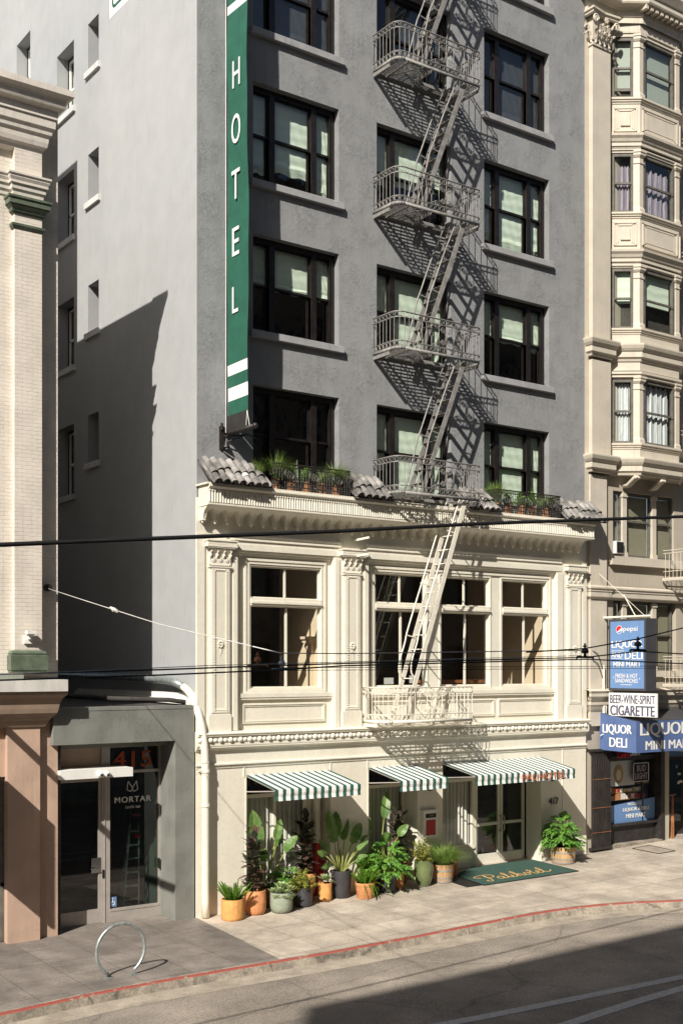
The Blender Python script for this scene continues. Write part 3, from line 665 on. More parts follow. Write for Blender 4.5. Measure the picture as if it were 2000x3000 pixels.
# flat strips beside the pilasters, recess frames
f=-.03
for a,b in((-.03,.155),(.83,.935),(3.44,3.56),(4.25,4.36),(10.40,10.60),(11.33,11.47)):
    t=MB(); t.box(a+.001,b,f-.025,f,3.82,7.55 if a>0 and b<11 else 7.9); t.build('pilaster_strip','cream',H)
for a,b in((.76,3.60),(4.33,10.56)):
    t=MB(); t.prof_x([(0,7.80),(.03,7.80),(.03,7.83),(.012,7.85),(.045,7.90),(.045,7.925),(0,7.93)],a,b,f); t.box(a,b,f-.015,f,7.60,7.72); t.build('frieze_moulding','cream',H)
# belt course between first floor and ground floor
t=MB(); t.prof_x([(0,3.41),(.03,3.42),(.03,3.44),(.07,3.46),(.09,3.50),(.11,3.52),(.11,3.56),(.10,3.57),(.10,3.71),(.15,3.72),(.15,3.745),(.17,3.76),(.17,3.775),(0,3.815)],-.06,11.48,-.03,ml=0)
n=0; x=.0
while x<11.4:
    if n%2: 
        k=MB(); 
        a0=(x-.055,-.13,3.58);a1=(x+.055,-.13,3.58);a2=(x+.055,-.13,3.70);a3=(x-.055,-.13,3.70);c=(x,-.185,3.64)
        for p_,q_ in((a0,a1),(a1,a2),(a2,a3),(a3,a0)): t.q(p_,q_,c)
    else: t.sphere((x,-.14,3.64),.058,10,8)
    x+=.118; n+=1
x=0
while x<11.45: t.bar((x,-.10,3.475),(x+.035,-.125,3.505),.03,.02); x+=.055
t.build('belt_course','cream',H)
# rope moulding + plaster joints
t=MB(); t.tube([(-.05,-.045,3.13),(11.47,-.045,3.13)],.028,8); x=-.04
while x<11.45: t.bar((x,-.078,3.11),(x+.022,-.078,3.15),.012,.016); x+=.036
t.box(-.04,11.47,-.05,-.03,3.05,3.095)
t.build('rope_moulding','cream',H)
for bx in [(x-.012,x+.012,-.045,-.03,0.05 if x in(10.6,) else 2.84,3.05) for x in(1.10,3.32,4.34,6.55,10.6)]+[(1.135,1.16,-.04,-.03,0,2.84),(4.345,4.37,-.04,-.03,0.1,2.84),(9.83,11.47,-.042,-.03,gz(10,0)-.05,.78),(6.35,6.57,-.042,-.03,0.1,.35)]:
    t=MB(); t.box(*bx); t.build('plaster_joint','cream',H)
# ---- main cornice
t=MB(); xl,xr=.02,11.33; f=-.03; P=.43
t.prof_x([(.004,8.1),(.004,8.425),(.36,8.425),(.37,8.43),(.39,8.435),(.40,8.44),(P,8.44),(P,8.47),(P-.03,8.48),(P-.03,8.745),(P-.0,8.755),(P+.02,8.775),(P+.05,8.80),(P+.05,8.83),(P+.04,8.835),(P+.04,8.87),(.004,8.87)],xl,xr,f,ml=0,mr=0)
cor=t.build('cornice','cream',H,label='cream cornice with fluted band, pearls and hanging arches')
t=MB(); x=xl+.03
while x<xr-.02:
    t.tube([(x,f-P+.02,8.49),(x,f-P+.02,8.70)],.0245,8,caps=False); t.sphere((x,f-P+.012,8.725),.028,8,5); x+=.0625
t.build('fluting','cream',cor,smooth=True)
# hanging arches: pointed arches whose faces sweep forward to the soffit, on short pendants
ZP=[(8.08,.15),(8.15,.152),(8.20,.16),(8.25,.175),(8.30,.20),(8.35,.24),(8.40,.31),(8.435,.38)]
def dep(z):
    for (z0,d0),(z1,d1) in zip(ZP,ZP[1:]):
        if z<=z1: return d0+(d1-d0)*max(0,(z-z0))/(z1-z0)
    return ZP[-1][1]
pit=.290; n=38; x0=.065; t=MB(); zs_a=8.165; zt_a=8.385; ztop=8.434
for i in range(n):
    xa=x0+i*pit+.030; xb=x0+(i+1)*pit-.030; m=14; pts=[]
    for k in range(m+1):
        u=k/m; uu=abs(2*u-1); pts.append((xa+(xb-xa)*u,zs_a+(zt_a-zs_a)*(1-uu**1.8)**.8))
    for (a_,b_),(c_,d_) in zip(pts,pts[1:]):
        q_=6
        for j in range(q_):
            z0a=b_+(ztop-b_)*j/q_;z1a=b_+(ztop-b_)*(j+1)/q_; z0b=d_+(ztop-d_)*j/q_;z1b=d_+(ztop-d_)*(j+1)/q_
            t.q((a_,f-dep(z0a),z0a),(c_,f-dep(z0b),z0b),(c_,f-dep(z1b),z1b),(a_,f-dep(z1a),z1a))
        t.q((a_,f-dep(b_),b_),(c_,f-dep(d_),d_),(c_,f-.006,d_),(a_,f-.006,b_))
for i in range(n+1):
    xc=x0+i*pit; w_=.030
    for (z0,d0),(z1,d1) in zip(ZP[1:],ZP[2:]):
        t.q((xc-w_,f-d0,z0),(xc+w_,f-d0,z0),(xc+w_,f-d1,z1),(xc-w_,f-d1,z1))
        if i==0: t.q((xc-w_,f,z0),(xc-w_,f-d0,z0),(xc-w_,f-d1,z1),(xc-w_,f,z1))
    t.box(xc-.028,xc+.028,f-.148,f-.01,8.15,8.19); t.box(xc-.040,xc+.040,f-.162,f-.02,8.142,8.154); t.sphere((xc,f-.10,8.118),.034,8,6,1.1)
t.build('hanging_arches','cream',cor)
# ---- tiled pent roof in pieces
def tiles(x0,x1,seed,white=None):
    random.seed(seed); mb=MB(); zt,zb=9.37,8.875; yt,yb=-.03,-.60; n=max(2,round((x1-x0)/.19)); pw=(x1-x0)/n
    d=Vector((0,yb-yt,zb-zt)); L_=d.length; d.normalize(); nrm=Vector((0,-d.z*-1,0)); nrm=Vector((0,d.z,-d.y)).normalized(); 
    if nrm.z<0: nrm=-nrm
    def half(xc,s0,s1,r0,r1,up,off,j=0):
        a=Vector((xc,yt,zt))+d*s0+nrm*off; b=Vector((xc,yt,zt))+d*s1+nrm*(off+j); m=7; th=.014
        for rr,rs in((0,1),(th,-1)):
            for k in range(m):
                t0=math.pi*k/m;t1=math.pi*(k+1)/m
                def pt(c,r,t): return c+Vector((math.cos(t)*(r-rr),0,0))+nrm*(math.sin(t)*(r-rr)*.95*up)
                mb.q(pt(a,r0,t0),pt(a,r0,t1),pt(b,r1,t1),pt(b,r1,t0))
        for k in range(m):
            t0=math.pi*k/m;t1=math.pi*(k+1)/m
            def pt(c,r,t,rr): return c+Vector((math.cos(t)*(r-rr),0,0))+nrm*(math.sin(t)*(r-rr)*.95*up)
            mb.q(pt(b,r1,t0,0),pt(b,r1,t1,0),pt(b,r1,t1,th),pt(b,r1,t0,th))
    for i in range(n):
        xc=x0+pw*(i+.5)+random.uniform(-.01,.01); ss=L_*random.uniform(.46,.62) if i%3 else L_*random.uniform(.6,.75)
        if white is not None and i==white: mb.m=1
        half(xc,ss-.05,ss+.10,.089,.091,1,.037) if mb.m else None
        mb.m=0
        half(xc,ss-.05,L_+random.uniform(.0,.05),.075,.088,1,.035)
        half(xc,-.02,ss+random.uniform(-.01,.03),.073,.088,1,.06,.01)
        mb.m=0
    for i in range(n+1):
        xc=x0+pw*i; half(xc,-.02,L_+random.uniform(-.04,.02),.08,.085,-1,.045)
    mb.q((x0-.03,yt,zt-.02),(x1+.03,yt,zt-.02),(x1+.03,yb+.03,zb-.02),(x0-.03,yb+.03,zb-.02))
    return smooth_angle(mb.build('roof_tiles',['tile','sill2'],H,label='grey barrel roof tiles above the cornice'),50)
tiles(.06,1.36,1,4); tiles(3.62,4.6,2); tiles(6.95,7.85,3); tiles(10.2,11.62,4)
mb=MB(); mb.box(-.03,11.40,-.485,.0,8.845,8.882); mb.build('cornice_top','cream',H)
mb=MB(); mb.bar((.62,-.03,9.62),(1.2,-.1,9.3),.03,.02); mb.build('flashing','tile',H)
# small brackets
for z in(7.98,7.62):
    mb=MB(); mb.bar((3.95,-.05,z),(4.0,-.55,z+.03),.03,.045); mb.build('wall_bracket','cream',H)
# ---- ground floor bays
# bay 1
def bayglass(x0,x1,y,zb,zt,parent,curt=True,tr=2.36,mull=(),x_c=None):
    f=MB(); frame(f,x0,x1,zb,zt,.05,y-.06,y+.02); f.box(x0+.05,x1-.05,y-.07,y+.02,tr-.03,tr+.05)
    for xm in mull: f.box(xm-.03,xm+.03,y-.065,y+.02,zb+.05,zt-.05)
    fr=f.build('window','cream',parent)
    g=MB(); g.q((x0+.04,y,zb+.04),(x1-.04,y,zb+.04),(x1-.04,y,zt-.04),(x0+.04,y,zt-.04)); g.build('pane','glass_clear',fr)
    if curt:
        c=MB(); n=int((x1-x0)/.015); prev=None
        for i in range(n+1):
            xx=x0+.03+(x1-x0-.06)*i/n; yy=y+.09+.028*math.sin(i*.75)+.012*math.sin(i*.31)
            if prev: c.q((prev[0],prev[1],zb),(xx,yy,zb),(xx,yy,tr-.02),(prev[0],prev[1],tr-.02))
            prev=(xx,yy)
        c.build('curtain','curtain',fr)
    return fr
bayglass(1.143,2.95,.40,.32,2.83,H,mull=(2.1,)); mb=MB(); mb.box(1.143,3.32,.36,.5,-.1,.32); mb.box(2.95,3.33,.34,.5,-.1,2.83); mb.box(1.143,3.32,.34,.42,.32,.36); mb.build('stall_riser','cream',H)
bayglass(4.37,5.80,.52,.32,2.83,H); mb=MB(); mb.box(4.37,5.80,.48,.6,-.1,.32); mb.build('stall_riser','cream',H)
bayglass(6.57,8.02,.55,.72,2.83,H); mb=MB(); mb.box(6.57,8.04,.50,.62,-.1,.66); mb.box(6.57,8.04,.46,.62,.66,.72); mb.box(6.6,8.0,.485,.5,.2,.58); mb.build('stall_riser','cream',H)
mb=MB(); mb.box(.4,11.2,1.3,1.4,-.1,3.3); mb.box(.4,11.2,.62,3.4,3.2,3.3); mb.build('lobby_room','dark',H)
# entrance doors
dz0=.22
f=MB(); f.box(8.02,8.12,.50,.62,dz0-.1,2.83); f.box(9.83,9.87,.5,.62,dz0-.1,2.83); f.box(8.12,9.86,.52,.62,2.42,2.50); f.box(8.1,9.86,.45,.62,dz0-.12,dz0-.01); f.box(8.12,9.83,.56,.6,2.5,2.83)
df=f.build('door_frame','cream',H)
for k,(a,b) in enumerate(((8.13,8.965),(8.985,9.82))):
    d=MB(); d.box(a,a+.075,.55,.60,dz0,2.42); d.box(b-.075,b,.55,.60,dz0,2.42); d.box(a+.075,b-.075,.55,.60,dz0,dz0+.25); d.box(a+.075,b-.075,.55,.60,2.34,2.42); d.box(a+.075,b-.075,.545,.60,1.18,1.25)
    dr=d.build('entrance_door','cream',H)
    g=MB(); g.q((a+.07,.575,dz0+.2),(b-.07,.575,dz0+.2),(b-.07,.575,2.4),(a+.07,.575,2.4)); g.build('pane','glass_clear',dr)
    hx=b-.04 if k==0 else a+.04
    h_=MB(); h_.tube([(hx,.545,1.02),(hx,.48,1.02),(hx,.455,1.06),(hx,.455,1.36),(hx,.48,1.40),(hx,.545,1.40)],.015,8)
    h_.build('handle','alu',dr,smooth=True)
mb=MB(); mb.box(10.2,10.35,-.02,.0,1.0,1.05); 
n417=text_mesh('417','house_number','black',H,(10.255,-.05,1.73),(1,0,0),(0,0,1),.33,.17,.01,.02,label='black street number 417')
for x in(6.16,10.22):
    mb=MB(); mb.lathe([(.001,0),(.13,0),(.13,.05),(.10,.08),(.001,.1)],(0,0,0),18)
    mb.v=[(x+v[0],-.03-v[2],2.37+v[1]) for v in mb.v]; mb.build('round_lamp','black',H,smooth=False)
# ================================================================ LEFT PALE BRICK BUILDING
B=thing('brick_building','pale painted brick building with green capital and heavy cornice at the left edge','building')
XE=-2.93
mb=MB(); wall(mb,-16,-3.6,5.0,15.6,[(-15.8,-15.0,5.5,13.2),(-8.2,-4.16,5.5,13.2)],.35,FX(.03)); mb.q((-3.6,.03,5),(-3.6,.15,5),(-3.6,.15,15.6),(-3.6,.03,15.6))
wall(mb,-3.6,XE,4.9,15.9,[],.2,FX(.15)); mb.q((XE,.15,-.2),(XE,22,-.2),(XE,22,15.9),(XE,.15,15.9)); mb.q((-16,.1,15.88),(XE,.1,15.88),(XE,22,15.88),(-16,22,15.88))
mb.build('wall','brick',B)
mb=MB(); mb.box(-3.87,-3.34,-.09,.14,5.45,15.0); mb.build('pilaster','brick',B)
mb=MB(); frame(mb,-8.2,-4.16,5.5,13.2,.08,.2,.3); win=mb.build('window','white',B); mb=MB(); mb.q((-8.2,.26,5.5),(-4.16,.26,5.5),(-4.16,.26,13.2),(-8.2,.26,13.2)); mb.build('pane','glass_dark',win)
mb=MB(); mb.box(-15,-2.95,4.2,21,15.9,20.4); mb.build('rear_block','brick',B,label='taller rear block of the brick building')
prof=[(-.2,14.70),(.0,14.78),(.02,14.84),(.07,14.88),(.09,14.96),(.10,15.05),(.14,15.10),(.15,15.17),(.19,15.22),(.20,15.38),(.225,15.385),(.225,15.53),(.24,15.54),(.27,15.545),(.30,15.56),(.33,15.575),(.345,15.61),(.33,15.65),(.325,15.665),(.34,15.70),(.38,15.74),(.44,15.775),(.46,15.785),(.46,15.90),(.44,15.905),(-.2,15.93)]
mb=MB(); mb.path_prof([(-16,-.09),(-3.34,-.09),(-3.34,.16)],prof); 
o=mb.build('cornice','beige',B)
mb=MB(); mb.path_prof([(-16,.03),(-3.88,.03),(-3.88,-.09),(-3.34,-.09),(-3.34,.15)],[(0,13.88),(.02,13.90),(.025,13.96),(.055,14.0),(.06,14.09),(.09,14.10),(.09,14.145),(.115,14.20),(.115,14.225),(.14,14.25),(.14,14.285),(0,14.32)]); mb.build('string_course','beige',B)
mb=MB(); mb.path_prof([(-3.88,.14),(-3.88,-.09),(-3.34,-.09),(-3.34,.15)],[(0,13.55),(.02,13.565),(.02,13.585),(.05,13.59),(.06,13.64),(.10,13.68),(.10,13.70),(.125,13.705),(.125,13.80),(.15,13.81),(.15,13.85),(0,13.87)]); cp=mb.build('capital','greencap',B,label='green painted pilaster capital')
mb=MB(); mb.path_prof([(-3.88,.14),(-3.88,-.09),(-3.34,-.09),(-3.34,.15)],[(0,13.27),(.02,13.29),(.045,13.33),(.05,13.37),(0,13.38)]); mb.build('necking','greencap',B)
mb=MB(); mb.path_prof([(-3.88,.14),(-3.88,-.09),(-3.34,-.09),(-3.34,.15)],[(.07,5.05),(.07,5.08),(.09,5.09),(.09,5.36),(.06,5.37),(.07,5.40),(.05,5.44),(0,5.46)]); mb.build('pilaster_base','greencap',B,label='green painted block at the pilaster foot')
# ground floor, peach stucco with a cove and white fascia
mb=MB(); mb.prof_x([(-.3,4.02),(.0,4.02),(.03,4.08),(.05,4.14),(.09,4.18),(.10,4.20),(.12,4.22),(.17,4.28),(.19,4.36),(.205,4.45),(.25,4.56),(.32,4.63),(.32,4.68)],-16,-3.24,.0,mr=1); mb.build('cove','mould',B)
mb=MB(); mb.box(-16,-2.94,-.37,.3,4.69,4.91); mb.build('fascia','fascia',B)
mb=MB(); wall(mb,-16,XE,-.3,4.72,[(-15.5,-3.95,-.2,3.1)],.3,FX(.15)); mb.box(-3.96,-3.33,.03,.16,-.3,4.05); mb.q((XE,.15,-.3),(XE,.75,-.3),(XE,.75,4.7),(XE,.15,4.7)); mb.build('ground_wall','peach',B)
mb=MB(); frame(mb,-6.5,-3.95,.02,3.1,.07,.22,.30); mb.box(-6.5,-3.95,.22,.29,1.05,1.12); win=mb.build('window','rbframe',B); mb=MB(); mb.q((-6.5,.27,0),(-3.98,.27,0),(-3.98,.27,3.1),(-6.5,.27,3.1)); mb.build('pane','glass_dark',win)
mb=MB(); mb.box(-15,-3.5,.6,.7,-.2,3.5); mb.build('interior','dark',B)
# wall flood lamp
t=thing('wall_lamp','small white flood lamp fixed to the brick above the green block','wall lamp',(-3.62,-.09,5.68))
mb=MB(); mb.box(-3.70,-3.53,-.14,-.09,5.58,5.72); mb.build('backplate','white',t); mb=MB(); mb.box(-3.64,-3.60,-.20,-.12,5.66,5.76); 
mb.q((-3.69,-.30,5.80),(-3.51,-.26,5.80),(-3.53,-.15,5.72),(-3.67,-.17,5.72)); mb.box(-3.69,-3.52,-.29,-.15,5.76,5.82); mb.build('lamp_head','white',t)

# ================================================================ SAGE DOORWAY BUILDING (415)
D5=thing('doorway_building','low sage green stucco building with glass door marked 415','building')
mb=MB(); mb.box(-3.08,-.055,0,.25,3.655,4.30); mb.box(-.49,-.055,0,.25,-.3,3.656); mb.box(-3.09,-.05,-.008,.26,4.30,4.365)
mb.box(-3.08,-.06,.25,.66,3.56,3.70); mb.box(-.49,-.06,.25,.75,-.3,3.66); mb.build('wall','sage',D5)
mb=MB(); mb.q((-3.08,.26,4.34),(0,.26,4.34),(0,14,4.55),(-3.08,14,4.55)); mb.build('roof','roofdark',D5)
mb=MB(); mb.box(-.03,.02,.03,6,4.40,4.62); mb.bar((-.06,.1,4.42),(-.06,6,4.52),.1,.1); mb.build('roof_flashing','white',D5,label='white painted upstand where the roof meets the grey wall')
yd=.70
f=MB(); 
f.box(-2.85,-2.78,yd-.05,yd+.05,0,3.58); f.box(-1.80,-1.62,yd-.05,yd+.05,0,3.58); f.box(-.53,-.47,yd-.05,yd+.05,0,3.58); f.box(-1.62,-.53,yd-.05,yd+.05,2.99,3.05); f.box(-1.62,-.53,yd-.05,yd+.05,.01,.22); f.box(-1.62,-.53,yd-.06,yd+.03,.22,.27); f.box(-1.62,-.53,yd-.04,yd+.04,3.52,3.58); f.box(-1.75,-1.73,yd-.065,yd,0,3.5);f.box(-2.85,-1.8,yd-.05,yd+.05,2.95,3.02)
df=f.build('door_frame','alu',D5)
mb=MB(); mb.q((-1.6,yd,.2),(-.53,yd,.2),(-.53,yd,3.55),(-1.6,yd,3.55)); mb.build('pane','glass_dark',df)
mb=MB(); mb.box(-2.8,-1.8,yd+.0,yd+.06,3.02,3.57); mb.build('transom_panel','peach',df)
d=MB(); d.box(-2.80,-2.72,yd-.03,yd+.03,.02,2.95); d.box(-1.86,-1.805,yd-.03,yd+.03,.02,2.95); d.box(-2.72,-1.86,yd-.03,yd+.03,.02,.30); d.box(-2.72,-1.86,yd-.03,yd+.03,2.86,2.95); dr=d.build('entrance_door','alu',D5)
mb=MB(); mb.q((-2.72,yd,.28),(-1.86,yd,.28),(-1.86,yd,2.9),(-2.72,yd,2.9)); mb.build('pane','glass_dark',dr)
mb=MB(); mb.box(-2.02,-1.82,yd-.045,yd-.03,1.03,1.33); mb.tube([(-1.9,yd-.05,1.12),(-1.9,yd-.10,1.12),(-2.06,yd-.10,1.13)],.014,8); mb.build('handle','chrome',dr)
mb=MB(); mb.box(-.56,-.53,yd-.1,yd-.05,1,1.2); mb.box(-1.79,-1.75,yd-.075,yd-.05,.92,1.08); mb.build('door_lock','black',df)
text_mesh('415','street_number','orange',df,(-1.12,yd-.02,3.27),(1,0,0),(0,0,1),.84,.33,.004,.01,heavy=.012,label='orange street number 415 on the transom glass')
text_mesh('MORTAR','lettering','signwhite',df,(-1.10,yd-.01,2.45),(1,0,0),(0,0,1),.80,.115,.003,.004,spacing=1.15,heavy=.006)
text_mesh('SUITE 300','lettering','signwhite',df,(-1.10,yd-.01,2.29),(1,0,0),(0,0,1),.33,.045,.008,.004,spacing=1.1)
mb=MB(); P=[(-1.23,2.62),(-1.20,2.80),(-1.06,2.62),(-1.0,2.70)]
def zz(xs_): 
    for (a,b),(c,d_) in zip(xs_,xs_[1:]): mb.bar((a,yd-.012,b),(c,yd-.012,d_),.004,.013,(0,0,1) if abs(a-c)>.02 else (1,0,0))
zz([(-1.23,2.64),(-1.205,2.82),(-1.10,2.67),(-1.145,2.61),(-1.23,2.64)]); zz([(-.99,2.64),(-1.015,2.82),(-1.12,2.67),(-1.075,2.61),(-.99,2.64)]); mb.build('fox_emblem','signwhite',df,label='white line emblem above the lettering')
mb=MB(); mb.q((-1.6,yd-.008,.30),(-1.46,yd-.008,.30),(-1.46,yd-.008,.50),(-1.6,yd-.008,.50)); st=mb.build('access_sticker','blue',df)
mb=MB(); mb.ring((-1.535,yd-.012,.37),.035,.006,(1,0,0),(0,0,1),12,4); mb.bar((-1.545,yd-.012,.46),(-1.54,yd-.012,.39),.004,.01,(1,0,0)); mb.bar((-1.54,yd-.012,.40),(-1.505,yd-.012,.395),.004,.01); mb.sphere((-1.547,yd-.012,.475),.01,6,4); mb.build('wheelchair_symbol','signwhite',st)
mb=MB(); mb.box(-2.9,-.06,yd+.3,yd+3,-.05,0.0); mb.box(-2.9,-.3,3.4,3.5,0,3.5); mb.box(-2.9,-.3,yd,3.5,3.58,3.64); mb.box(-3.08,-2.85,yd-.5,yd+3,-.1,3.66); mb.build('interior','dark',D5)
mb=MB(); mb.box(-.50,-.40,yd+.05,2.2,0,3.5); mb.box(-.98,-.92,1.3,1.36,0,1.35); mb.build('interior_wall','sage',D5)
# canopy over the door and its cameras
t=thing('door_canopy','white flat canopy box over the 415 glass door','canopy',(-2.2,.3,2.95))
mb=MB(); mb.box(-2.93,-1.42,.02,.66,2.985,3.16); mb.build('canopy_box','white',t)
for i,x in enumerate((-2.13,-1.99)):
    c=thing('security_camera',['left','right'][i]+' one of the two small white dome cameras under the canopy over the 415 door','camera',(x,-.02,3.06),'dome cameras on the canopy')
    mb=MB(); mb.sphere((x,-.02,3.06),.065,14,8); mb.build('housing','white',c,smooth=True); mb=MB(); mb.sphere((x+.0,-.075,3.05),.03,10,6); mb.build('lens','black',c,smooth=True)
t=thing('ladder','tall grey step ladder standing behind the glass of the 415 doorway','ladder',(-1.1,1.1,0))
mb=MB(); 
for (a,b,tt) in(((-1.22,.95,.05),(-1.02,1.0,1.9),.05),((-.84,.95,.05),(-.82,1.0,1.9),.05)): mb.bar(a,b,.03,tt)
for k in range(6): z=.35+k*.28; mb.bar((-1.2+.03*k,.96,z),(-.84,.96,z),.06,.03)
mb.build('ladder_frame','steel',t); mb=MB(); mb.box(-.95,-.80,.93,1.0,1.62,1.7); mb.box(-1.0,-.82,.92,1.0,2.05,2.12); mb.build('red_cap','red',t)
mb=MB(); mb.tube([(-1.33,.80,.3),(-1.28,.8,.9),(-1.14,.8,1.8),(-1.05,.8,2.7),(-1.03,.8,3.58)],.018,6); tag(mb.build('dark_pipe','black'),'thin dark leaning pipe seen through the glass in front of the ladder','pipe')
# pipes over the low roof
def pipe(pts,r,n): 
    mb=MB(); mb.tube(pts,r,12); return mb
cv=[(-.25,6.5,4.95),(-.22,3.2,4.93),(-.2,1.6,4.92)]
path=[(-.2,7,4.97),(-.2,3.2,4.93),(-.2,1.75,4.90),(-.19,1.1,4.88),(-.16,.70,4.84),(-.11,.38,4.74)]
t=thing('drainpipe','fat cream drainpipe curving off the low roof and down the hotel corner','drainpipe',(.11,-.16,0))
mb=MB(); mb.tube(path,.085,12); mb.build('roof_pipe','steel',t,smooth=True)
p2=[(-.11,.38,4.74),(-.06,.18,4.60),(.0,.02,4.32),(.05,-.1,3.95),(.09,-.15,3.55),(.105,-.16,3.2),(.11,-.16,2.9),(.115,-.16,.03)]
# resample smooth
def smooth_pts(p,n=6):
    p=[Vector(a) for a in p]; out=[]
    for i in range(len(p)-1):
        p0=p[max(i-1,0)];p1=p[i];p2_=p[i+1];p3=p[min(i+2,len(p)-1)]
        for k in range(n):
            s=k/n; out.append(.5*((2*p1)+(p2_-p0)*s+(2*p0-5*p1+4*p2_-p3)*s*s+(3*p1-p0-3*p2_+p3)*s**3))
    out.append(p[-1]); return out
mb=MB(); mb.tube(smooth_pts(p2),.08,14); mb.build('downpipe','cream',t,smooth=True)
mb=MB()
for z in(3.02,2.32): mb.tube([(.112,-.16,z-.03),(.112,-.16,z+.03)],.096,14)
mb.box(.0,.2,-.08,-.02,3.0,3.05); mb.build('pipe_clamp','cream',t)
t=thing('roof_pipe','dark pipe lying across the low tar roof behind the sage parapet','pipe',(-2,1.5,4.5))
mb=MB(); mb.tube([(-3.0,3.2,4.62),(-2.0,1.8,4.55),(-1.4,1.0,4.5),(-.4,.45,4.47),(-.1,.3,4.42)],.05,10); mb.build('pipe_run','roofdark',t,smooth=True)

# ================================================================ TAN APARTMENT BUILDING AT RIGHT
A=thing('apartment_building','tan apartment building with bay windows and corinthian capital at the right edge','building')
yw=.05
mb=MB(); holes=[(12.60,15.10,8.12,9.87),(12.60,15.2,5.05,6.93),(12.42,14.62,-.2,3.3),(14.9,16.2,-.2,3.3)]
wall(mb,11.45,24,-.3,25,holes,.3,FX(yw)); mb.q((11.46,yw,0),(11.46,20,0),(11.46,20,25),(11.46,yw,25)); mb.build('wall','rbwall',A)
mb=MB()
mb.box(11.62,12.30,-.13,yw,13.75,21.55); mb.box(11.62,12.34,-.11,yw,10.72,13.2); mb.box(11.62,12.25,-.05,yw,3.6,10.2)
mb.build('pilaster','rbtrim',A)
mb=MB(); mb.box(11.452,11.60,.0,yw,4.6,22); mb.build('wall_strip','rbtrim',A)
# bay
BP=[(12.494,yw),(13.12,-.43),(14.72,-.43),(15.36,yw)]
def bay_prism(mb,z0,z1,off=0.):
    mb.path_prof(BP,[(off,z0),(off,z1)])
for z0,z1 in((10.68,11.06),(13.05,14.14),(16.2,17.22),(19.25,20.28),(22.1,25)):
    core=MB(); bay_prism(core,z0,z1,0); core.build('bay_wall','rbtrim',A)
for s_ in(20.31,17.26,14.17,11.11):
    mold=MB(); mold.path_prof([BP[0],BP[1],BP[2],BP[3]],[(0,s_-.17),(.02,s_-.15),(.02,s_-.12),(.05,s_-.10),(.05,s_-.07),(.08,s_-.05),(.08,s_),(-.1,s_+.01)]); mold.build('bay_sill','rbtrim',A)
for z in(19.1,16.02):
    mold=MB(); mold.path_prof(BP,[(-.02,z-.22),(.0,z-.2),(.03,z-.18),(.03,z-.10),(.06,z-.08),(.06,z+.0),(.09,z+.03),(.12,z+.10),(.17,z+.16),(.18,z+.22),(0,z+.27)]); mold.build('bay_moulding','rbtrim',A)
WPATH=[(11.62,yw),(11.62,-.13),(12.34,-.13),(12.36,yw)]
for z,hh in((13.33,.5),(10.30,.46)):
    pr=[(-.02,z-.05),(.03,z-.04),(.05,z+.02),(.10,z+.06),(.10,z+.20),(.13,z+.22),(.17,z+.28),(.20,z+.36),(.20,z+.40),(0,z+.46)]
    mold=MB(); mold.path_prof(BP,pr); mold.path_prof([(11.60,yw),(11.60,-.12),(12.36,-.12),(12.44,yw)],pr); mold.build('bay_moulding','rbtrim',A)
for z in (12.95,):
    mold=MB(); mold.path_prof(BP,[(0,z-.1),(.04,z-.08),(.04,z-.02),(.08,z),(.08,z+.06),(0,z+.08)])
mold.build('bay_moulding','rbtrim',A)
und=MB(); und.q((12.494,yw,10.27),(13.12,-.43,10.27),(14.72,-.43,10.27),(15.36,yw,10.27)); und.build('bay_soffit','rbwall',A)
for x in(12.95,14.0):
    c=MB(); 
    for k in range(3): c.tube([(x+k*.055,.0,10.0),(x+k*.055,-.15,10.02),(x+k*.055,-.32,10.14),(x+k*.055,-.42,10.2),(x+k*.055,-.46,10.16)],[.045,.05,.05,.055,.04],8)
    c.build('bracket','rbtrim',A,smooth=True)
def face_box(mb,P0,P1,u0,u1,w0,w1,z0,z1):
    P0=Vector(P0);P1=Vector(P1);d=(P1-P0).normalized();n=Vector((d.y,-d.x)); k=len(mb.v)
    for u in(u0,u1):
        for w_ in(w0,w1):
            p=P0+d*u+n*w_
            for z in(z0,z1): mb.v.append((p.x,p.y,z))
    for f_ in((0,1,3,2),(4,6,7,5),(0,4,5,1),(2,3,7,6),(0,2,6,4),(1,5,7,3)): mb.f.append(tuple(k+i for i in f_)); mb.mi.append(mb.m)
LEV=[(20.31,21.95,'v'),(17.26,18.86,'l'),(14.17,15.80,'y'),(11.11,12.84,'w')]
FACES=[(BP[0],BP[1]),(BP[1],BP[2]),(BP[2],BP[3])]
